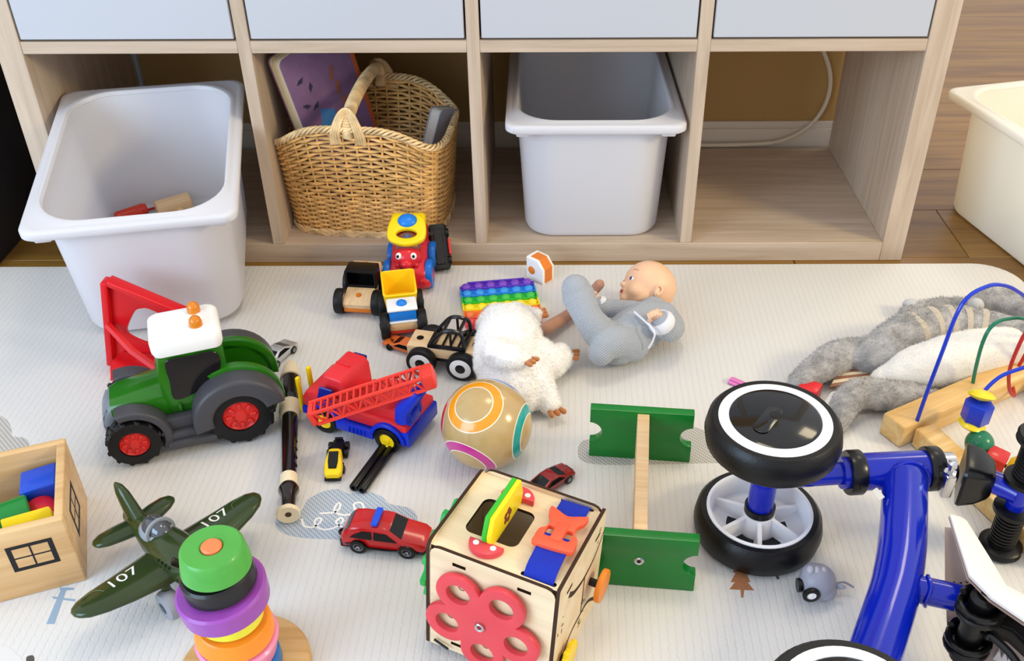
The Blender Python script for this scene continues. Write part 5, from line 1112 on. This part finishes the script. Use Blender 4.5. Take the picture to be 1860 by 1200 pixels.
# ------------------------------------------------------------------ bead maze
PINE = wood('pine', '#cf9f58', '#e8c88c', 0, .9, .45); 
mz0 = at(1640, 822, RUG); mzA = 29.0
mz = thing('bead_maze', 'natural wooden bead maze with blue, green and red wires and painted beads', 'bead maze', (.487, -.5115, RUG), mzA)
inv = mz.matrix_world.inverted()
def mp_(px, py, z): return tuple((inv @ at(px, py, RUG+z*U))/U)
part('frame_bar', bx(B(), 0, 38, -.2, 3.6, 0, 3.6, .35, 3), PINE, mz)
e0, e1 = mp_(1700, 812, 1.0), mp_(1860, 962, 1.0); ang = math.degrees(math.atan2(e1[1]-e0[1], e1[0]-e0[0]))
part('frame_bar', box(B(), 24, 3.2, 3.0, T(e0[0], -.5, 1.55, 0, 0, ang) @ T(12.2, 0, 0), .3, 3), PINE, mz)
part('frame_bar', box(B(), 20, 3.2, 3.0, T(27, -.5, 1.55, 0, 0, -100) @ T(10.4, 0, 0), .3, 3), PINE, mz)
w0 = mp_(1665, 765, 3.4)
def wire(pts, m, nm): return part(nm, tube(B(), spline(pts, 8), .27, n=8), m, mz)
WB, WG, WR = mat('wire_blue', '#1233b8', .3, coat=.4), mat('wire_green', '#0f7355', .3, coat=.4), mat('wire_red', '#b3201f', .3, coat=.4)
# tops of the wires measured above the frame bar they stand in
def on_bar(px, py, yv=1.7):
    o_ = inv @ CAM/U; d = inv.to_3x3() @ ray(px, py); t = (yv-o_.y)/d.y; return tuple(o_+d*t)
wire([w0[:2]+(3.0,)]+[on_bar(*q, w0[1]) for q in ((1684, 712), (1711, 640), (1738, 570), (1760, 538), (1790, 521), (1815, 517), (1845, 527), (1880, 560), (1920, 640))]+[(31.9, w0[1], 2.4)], WB, 'blue_wire')
g_ = on_bar(1766, 703, 2.2); wire([g_[:2]+(2.8,)]+[on_bar(*q, 2.2) for q in ((1772, 670), (1785, 622), (1802, 592), (1830, 579), (1870, 584), (1920, 640))], WG, 'green_wire')
wire([(25.0, 1.8, 3), (24.4, .4, 11), (21.4, -1.5, 16.4)]+[on_bar(*q, -2.0) for q in ((1880, 580), (1862, 605), (1845, 640), (1833, 676), (1834, 708))]+[(20.4, -1.7, 2.2), (22.6, .4, 2.0)], WR, 'red_wire')
bd = [mp_(1783, 717, 8.6), mp_(1775, 745, 6.6), mp_(1765, 770, 4.6), mp_(1779, 805, 3.0), mp_(1808, 836, 2.2), mp_(1842, 852, 2.0)]
wire([(31, 1.8, 3), (29.8, -1.5, 9.5), (24, -4.8, 12), mp_(1900, 655, 12), mp_(1860, 667, 11.4), mp_(1815, 685, 10.4), bd[0], bd[1], bd[2], bd[3], bd[4], bd[5], (9.5, -15.2, 2.2), (15, -17, 2.6), (20.5, -15.6, 2.4), (24.2, -13.4, 1.6)], WB, 'blue_wire')
PD = lambda c: mat('bead_'+c, c, .3, coat=.4)
up = V(bd[0])-V(bd[1])
disc_ = [(0, -.75), (.6, -.7), (1.5, -.35), (1.85, 0), (1.5, .35), (.6, .7), (0, .75)]
part('yellow_bead', lathe(B(), disc_, TV(bd[0], up), 28), PD('#e5cb1c'), mz); part('yellow_bead', lathe(B(), disc_, TV(bd[2], (.2, 0, 1)), 28), PD('#e5cb1c'), mz)
b = B(); plate(b, circ(1.85, 6), 2.9, TV(V(bd[1])-V((0, 0, 1.6)), (.05, 0, 1)), bev=.12); part('blue_bead', b, PD('#1436bd'), mz)
part('green_bead', ell(B(), bd[3], 1.85, u=26, v=18), PD('#17704d'), mz)
part('red_bead', box(B(), 2.7, 2.6, 2.6, TV(bd[4], V(bd[5])-V(bd[4])), .25), PD('#c4251f'), mz)
part('yellow_bead', lathe(B(), [(0, -1), (1.2, -.95), (1.9, -.3), (1.9, .3), (1.2, .95), (0, 1)], TV(bd[5], V(bd[5])-V(bd[4])), 28), PD('#e5b81c'), mz)

# ------------------------------------------------------------------ grey ball-shaped toy
el = thing('grey_round_toy', 'small grey round plastic toy with one black wheel, below the bike wheel', 'toy', (*at(1480, 1083).to_2d(), RUG))
GR_ = mat('toy_grey', '#8d8e9c', .4)
b = B(); ell(b, (0, .3, 2.2), (2.15, 2.0, 2.2), u=26, v=18); ell(b, (-.5, .6, 3.4), (1.4, 1.2, 1.0), u=18, v=12); ell(b, (.9, -.3, 1.6), (1.3, 1.3, 1.3), u=16, v=12); blob('body', b, GR_, el, .16, 3)
for sx in (-.9, .7): part('foot', ell(B(), (sx, -.2, .35), (.7, .8, .4), u=14, v=8), GR_, el)
part('fin', ell(B(), (2.3, -.4, 2.2), (.8, .25, .4), u=14, v=8, rot=(0, -10, -20)), GR_, el); part('tail', tube(B(), spline([(2.2, .4, 1.8), (3.3, .6, 1.7), (4.3, .2, 1.3)], 5), .13, n=6), GR_, el)
wheel(el, -1.1, -1.6, 2.2, 1.0, .5, -1, BLACK, DISC, .55, bev=.12); part('side_wheel', lathe(B(), [(0, 0), (.8, 0), (.8, .5), (0, .5)], T(-2.4, -.2, 2.2, 0, 90, 0), 16), BLACK, el)
for k in range(3): part('crest', ell(B(), (-1.1+.75*k, .3, 4.2-.12*k), (.45, .55, .5), u=12, v=8), mat('toy_grey_light', '#a9a6b0', .4), el)

# ------------------------------------------------------------------ blue balance bike lying on its side
BBL = mat('bike_blue', '#041da6', .18, coat=.6); BTY = mat('bike_tyre', '#0a0a0c', .38, bump=.12, bscale=300); BWH = mat('bike_rim', '#e4e4ea', .3, coat=.2); BBK = mat('bike_black', '#09090b', .3, coat=.2); SAD = mat('saddle_white', '#efe8e2', .5); SADU = mat('saddle_under', '#b9a49a', .6)
k0 = V((.30, -.80, RUG)); bk_ = thing('balance_bike', 'blue toddler balance bike with twin black wheels lying on its side', 'balance bike', k0)
def kp(px, py, z): return V(tuple((at(px, py, RUG+z*U)-k0)/U))
def bwheel(c, outer):
    """lying wheel, c = hub point at mid tyre; outer: capped face up, else the spoked face up"""
    b = B(); M = T(c.x, c.y, c.z); h = 2.0
    lathe(b, [(6.4, -h), (7.0, -h), (7.5, -h*.7), (7.75, 0), (7.5, h*.7), (7.0, h), (6.4, h), (6.25, h*.6), (6.25, -h*.6), (6.4, -h)], M, 56); t = part('wheel', b, BTY, bk_, ang=50)
    if outer:
        part('rim', lathe(B(), [(0, -1.4), (6.35, -1.4), (6.35, 2.0), (5.2, 2.15), (5.1, 1.9), (0, 1.9)], M, 56), BWH, t)
        part('hub_cap', lathe(B(), [(0, 1.85), (5.15, 1.85), (5.1, 2.15), (4.6, 2.3), (0, 2.55)], M, 56), mat('cap_black', '#0b0b0d', .12, coat=.6), t)
        b = B(); plate(b, [(x, y) for x, y in rrect(2.6, .95, .9, 7)], .07, M @ T(-1.0, -.6, 2.44, 0, 0, 55), bev=.03); part('cap_emboss', b, mat('cap_black', '#0b0b0d', .12, coat=.6), t)
    else:
        part('rim', lathe(B(), [(5.2, -1.5), (6.35, -1.7), (6.35, 2.1), (6.0, 2.2), (5.75, 1.9), (5.6, -.6), (2.2, -1.2), (2.2, -1.5), (5.2, -1.5)], M, 56), BWH, t)
        part('rim_backing', lathe(B(), [(0, -1.75), (5.4, -1.75), (5.4, -1.55), (0, -1.55)], M, 40), BBK, t)
        part('hub', lathe(B(), [(0, -1.5), (2.1, -1.5), (1.9, 1.6), (1.3, 1.9), (0, 1.9)], M, 28), BWH, t)
        for k in range(6): 
            b = B(); loft(b, [[(1.6, -.25, -1.5), (1.6, .25, -1.5), (1.6, .25, 1.5), (1.6, -.25, 1.5)], [(5.8, -.25, -1.5), (5.8, .25, -1.5), (5.8, .25, .4), (5.8, -.25, .4)]], M @ T(rz=60*k+22)); part('spoke', b, BWH, t)
            part('rim_window', plate(B(), circ(3.7, 6, 0, 0, 60*k+32, 60*k+72)+circ(2.4, 6, 0, 0, 60*k+72, 60*k+32), .06, M @ T(0, 0, -.98)), BBK, t)
    return t
ax = V(tuple((V((.2645, -.668, RUG))-k0)/U))
bwheel(V((ax.x, ax.y, 2.2)), False); bwheel(V((ax.x, ax.y, 16.4)), True)
part('front_axle', lathe(B(), [(0, 3.0), (1.55, 3.0), (1.55, 15), (0, 15)], T(ax.x, ax.y, 0), 28), BBL, bk_); part('axle_collar', lathe(B(), [(1.5, 4.0), (1.85, 4.0), (1.85, 4.9), (1.5, 4.9), (1.5, 4.0)], T(ax.x, ax.y, 0), 28), BBK, bk_)
h0, h1 = kp(1540, 858, 9.3), kp(1702, 850, 9.3)
part('fork_tube', tube(B(), [V((ax.x, ax.y, 9.3)), h0+(h1-h0)*.1], 1.35, n=24), BBL, bk_)
hd_ = (h1-h0); HMx = TV(h0, hd_); hL = hd_.length
part('head_tube', lathe(B(), [(0, .6), (2.25, .6), (2.25, hL-.5), (0, hL-.5)], HMx, 32), BBL, bk_)
part('fork_flange', lathe(B(), [(0, -.9), (1.9, -.9), (1.95, -.1), (0, -.1)], HMx, 28), BBL, bk_)
for z in (-.2, hL-1.6): 
    part('collar', lathe(B(), [(1.6, z), (2.6, z), (2.7, z+.2), (2.7, z+1.6), (2.55, z+1.8), (1.6, z+1.8), (1.6, z)], HMx, 32), BBK, bk_)
    part('collar_screw', lathe(B(), [(0, 0), (.25, 0), (.22, .12), (0, .14)], HMx @ T(1.1, 2.42 if False else 0, z+.9) @ T(ry=90) @ T(0, 0, 1.55), 12), BBK, bk_)
m0 = (h0+h1)/2+hd_.normalized()*1.2
rx_ = V((kp(1549, 1290, 18.2).x, kp(1549, 1290, 18.2).y, 0))
mt = spline([m0+V((0, -1.0, 0)), kp(1641, 960, 9.3), kp(1632, 1040, 9.3), kp(1611, 1120, 9.3), V((rx_.x, rx_.y, 9.3))], 8)
part('main_tube', tube(B(), mt, [2.25]+[2.55]*(len(mt)-1), n=30), BBL, bk_)
part('weld_bead', tube(B(), [tuple(m0+V((2.5*math.cos(a), -1.75-.35*math.cos(2*a)*1.0, 2.5*math.sin(a)))) for a in [i*math.pi/14 for i in range(28)]], .28, n=6, closed=True), BBL, bk_)
lab = box(B(), 1.5, .75, .1, TV(kp(1595, 897, 10.6), (-.45, -.3, .85)) @ T(rz=-65), .04, 1); part('sticker', lab, mat('sticker', '#d6cfc4', .5), bk_)
s0, s1_ = kp(1660, 1068, 9.3), kp(1752, 1088, 9.3)
part('seat_tube', tube(B(), [s0, s1_], 1.45, n=24), BBL, bk_); part('seat_weld', tube(B(), [tuple(TV(s0+(s1_-s0).normalized()*1.25, s1_-s0) @ V((1.55*math.cos(a), 1.55*math.sin(a), .12*math.cos(3*a)))) for a in [i*math.pi/10 for i in range(20)]], .24, n=6, closed=True), BBL, bk_)
# clamp, stem cover and handlebar
b = B(); lathe(b, [(1.3, 0), (1.9, 0), (1.9, 1.5), (1.3, 1.5), (1.3, 0)], HMx @ T(0, 0, hL+.3), 28); part('chrome_clamp', b, CHROME, bk_)
cp = kp(1727, 855, 11.6)
b = B(); lathe(b, [(0, 0), (.75, 0), (.75, .5), (.35, .55), (.35, 1.3), (.62, 1.35), (.62, 1.8), (.3, 2.0), (0, 2.0)], T(cp.x, cp.y, cp.z-.6), 6); part('clamp_bolt', b, CHROME, bk_)
b = B(); box(b, 1.3, 1.6, 3.4, T(cp.x, cp.y, cp.z-2.0), .3); part('clamp_lug', b, CHROME, bk_)
q0, q1 = kp(1745, 858, 9.3), kp(1803, 872, 9.3); qd = q1-q0
b = B(); loft(b, [[tuple(TV(q0+qd*f, qd, (0, 0, 1)) @ V((x*sx, y*sy+oy, 0))) for x, y in rrect(2.6, 2.6, 1.0, 5)] for f, sx, sy, oy in ((0, 1.1, 1.15, .2), (.1, 1.15, 1.2, .2), (.55, 1.0, 1.05, 0), (.9, .75, .75, 0), (1.0, .6, .6, 0))]); part('stem_cover', b, BBK, bk_)
hb1 = kp(1852, 897, 9.3)
part('stem_bar', tube(B(), spline([q1-qd*.2, q1+(hb1-q1)*.6, hb1], 5), 1.35, n=20), BBL, bk_)
part('handlebar', tube(B(), [V((hb1.x, hb1.y, .5+1)), V((hb1.x, hb1.y, 17.4))], 1.1, n=20), BBL, bk_)
def grip(z0, s):
    pr = [(0, 0), (2.3, 0), (2.5, .25), (2.3, .55), (2.3, .75), (2.5, 1.0), (2.2, 1.2), (1.55, 1.3)]; z = 1.3
    while z < 6.3: pr += [(1.62, z+.05), (1.62, z+.28), (1.45, z+.34), (1.45, z+.45)]; z += .5
    pr += [(1.6, z), (2.3, z+.15), (2.3, z+.7), (1.5, z+.85), (0, z+.85)]
    return part('grip', lathe(B(), pr, T(hb1.x, hb1.y, z0, 0 if s > 0 else 180, 0, 0), 28), BTY, bk_, ang=30)
grip(.15, 1); grip(18.4, -1)
# saddle, springs and bracket
sta = [(kp(1722, 944, 9.6), 1.2, 2.2), (kp(1741, 990, 12.2), 3.2, 4.0), (kp(1760, 1046, 13.8), 4.7, 5.2), (kp(1800, 1088, 14.6), 5.6, 6.0), (kp(1862, 1130, 15.2), 6.2, 6.4), (kp(1862, 1130, 15.2)+V((4.5, -4.0, 0)), 6.0, 6.0), (kp(1862, 1130, 15.2)+V((8, -6, 0)), 4.0, 3.5)]
rings = []; inn = []
for i, (p, h, d) in enumerate(sta):
    a = sta[max(i-1, 0)][0]; c = sta[min(i+1, len(sta)-1)][0]; tg = V((c.x-a.x, c.y-a.y, 0)).normalized(); out = V((-tg.y, tg.x, 0))
    o_ = V((p.x, p.y, 9.3)); rings.append([tuple(o_+out*d*math.sin(t)**.8+V((0, 0, 1))*h*-math.cos(t)) for t in [math.pi*k/14 for k in range(15)]])
    inn.append([tuple(o_+out*max(.05, (d-.8))*math.sin(t)**.8*.92+V((0, 0, 1))*(h-.35)*-math.cos(t)) for t in [math.pi*k/14 for k in range(15)]])
full = [r+i_[::-1] for r, i_ in zip(rings, inn)]
sd = part('saddle', loft(B(), full), SAD, bk_, ang=60)
sc2 = lambda r, k, f: [tuple(V(q)+(V(r[7])-V(q))*f) for q in r]
part('saddle_lining', loft(B(), [[tuple(V(a)*.97+V(b_)*.03) for a, b_ in zip(i_, i_[::-1])] for i_ in [[tuple(V(q)-V((.12, 0, 0))) for q in r] for r in inn]], I4, False, False, False), SADU, sd)
for k in range(1, 5):
    for q in (1, 2, 3): 
        c = V(inn[k][q]); part('staple', box(B(), .12, .12, .9, T(c.x-.2, c.y, c.z, 20*q, 0, 25*k), .03, 1), BBK, sd)
fold = B(); c = V(inn[3][3])
for k in range(5): loft(fold, [[(c.x-.3+.5*k, c.y-.6-.35*k, c.z-.9), (c.x+.7+.5*k, c.y-1.1-.3*k, c.z-.5), (c.x+.2+.5*k, c.y-.4-.3*k, c.z+1.2)], [(c.x-.4+.5*k, c.y-.8-.35*k, c.z-.8), (c.x+.6+.5*k, c.y-1.4-.3*k, c.z-.4), (c.x+.1+.5*k, c.y-.7-.3*k, c.z+1.0)]])
part('folded_fabric', fold, mat('fabric_white', '#d9d6da', .7), sd, kind='stuff')
c1 = kp(1783, 1098, 12.2)
def coil(z0, n_, nm): 
    pts = [(c1.x+1.95*math.cos(t), c1.y+1.95*math.sin(t), z0+.85*t/(2*math.pi)) for t in [i*math.pi/9 for i in range(int(18*n_)+1)]]
    return part(nm, tube(B(), pts, .38, n=8), BBK, bk_)
coil(10.6, 2.4, 'seat_spring'); coil(5.6, 2.4, 'seat_spring')
b = B(); lathe(b, [(0, 4.2), (1.3, 4.2), (1.3, 13.2), (.8, 13.6), (0, 13.6)], T(c1.x, c1.y, 0), 24); lathe(b, [(0, 13.3), (.5, 13.3), (.5, 14.2), (0, 14.3)], T(c1.x, c1.y, 0), 6); part('spring_bolt', b, BBK, bk_)
b = B(); p0 = kp(1800, 1100, 10); plate(b, [(-2, 1.5), (3.0, 2.0), (6.5, -3.0), (7.5, -8), (3.5, -8), (1.0, -3.0), (-2, -1.5)], 2.2, T(p0.x, p0.y, 8.0), bev=.25); part('seat_bracket', b, BBK, bk_)
part('seat_rail', tube(B(), spline([V((c1.x+.5, c1.y-1.8, 9.2)), kp(1800, 1155, 9.5), kp(1838, 1190, 9.0), kp(1870, 1240, 8.0)], 6), .42, n=8), BBK, bk_)
# rear axle and wheels
bwheel(V((rx_.x, rx_.y, 2.2)), False); bwheel(V((rx_.x, rx_.y, 16.2)), True)
part('rear_axle', lathe(B(), [(0, 3), (1.5, 3), (1.5, 15), (0, 15)], T(rx_.x, rx_.y, 0), 24), BBL, bk_)
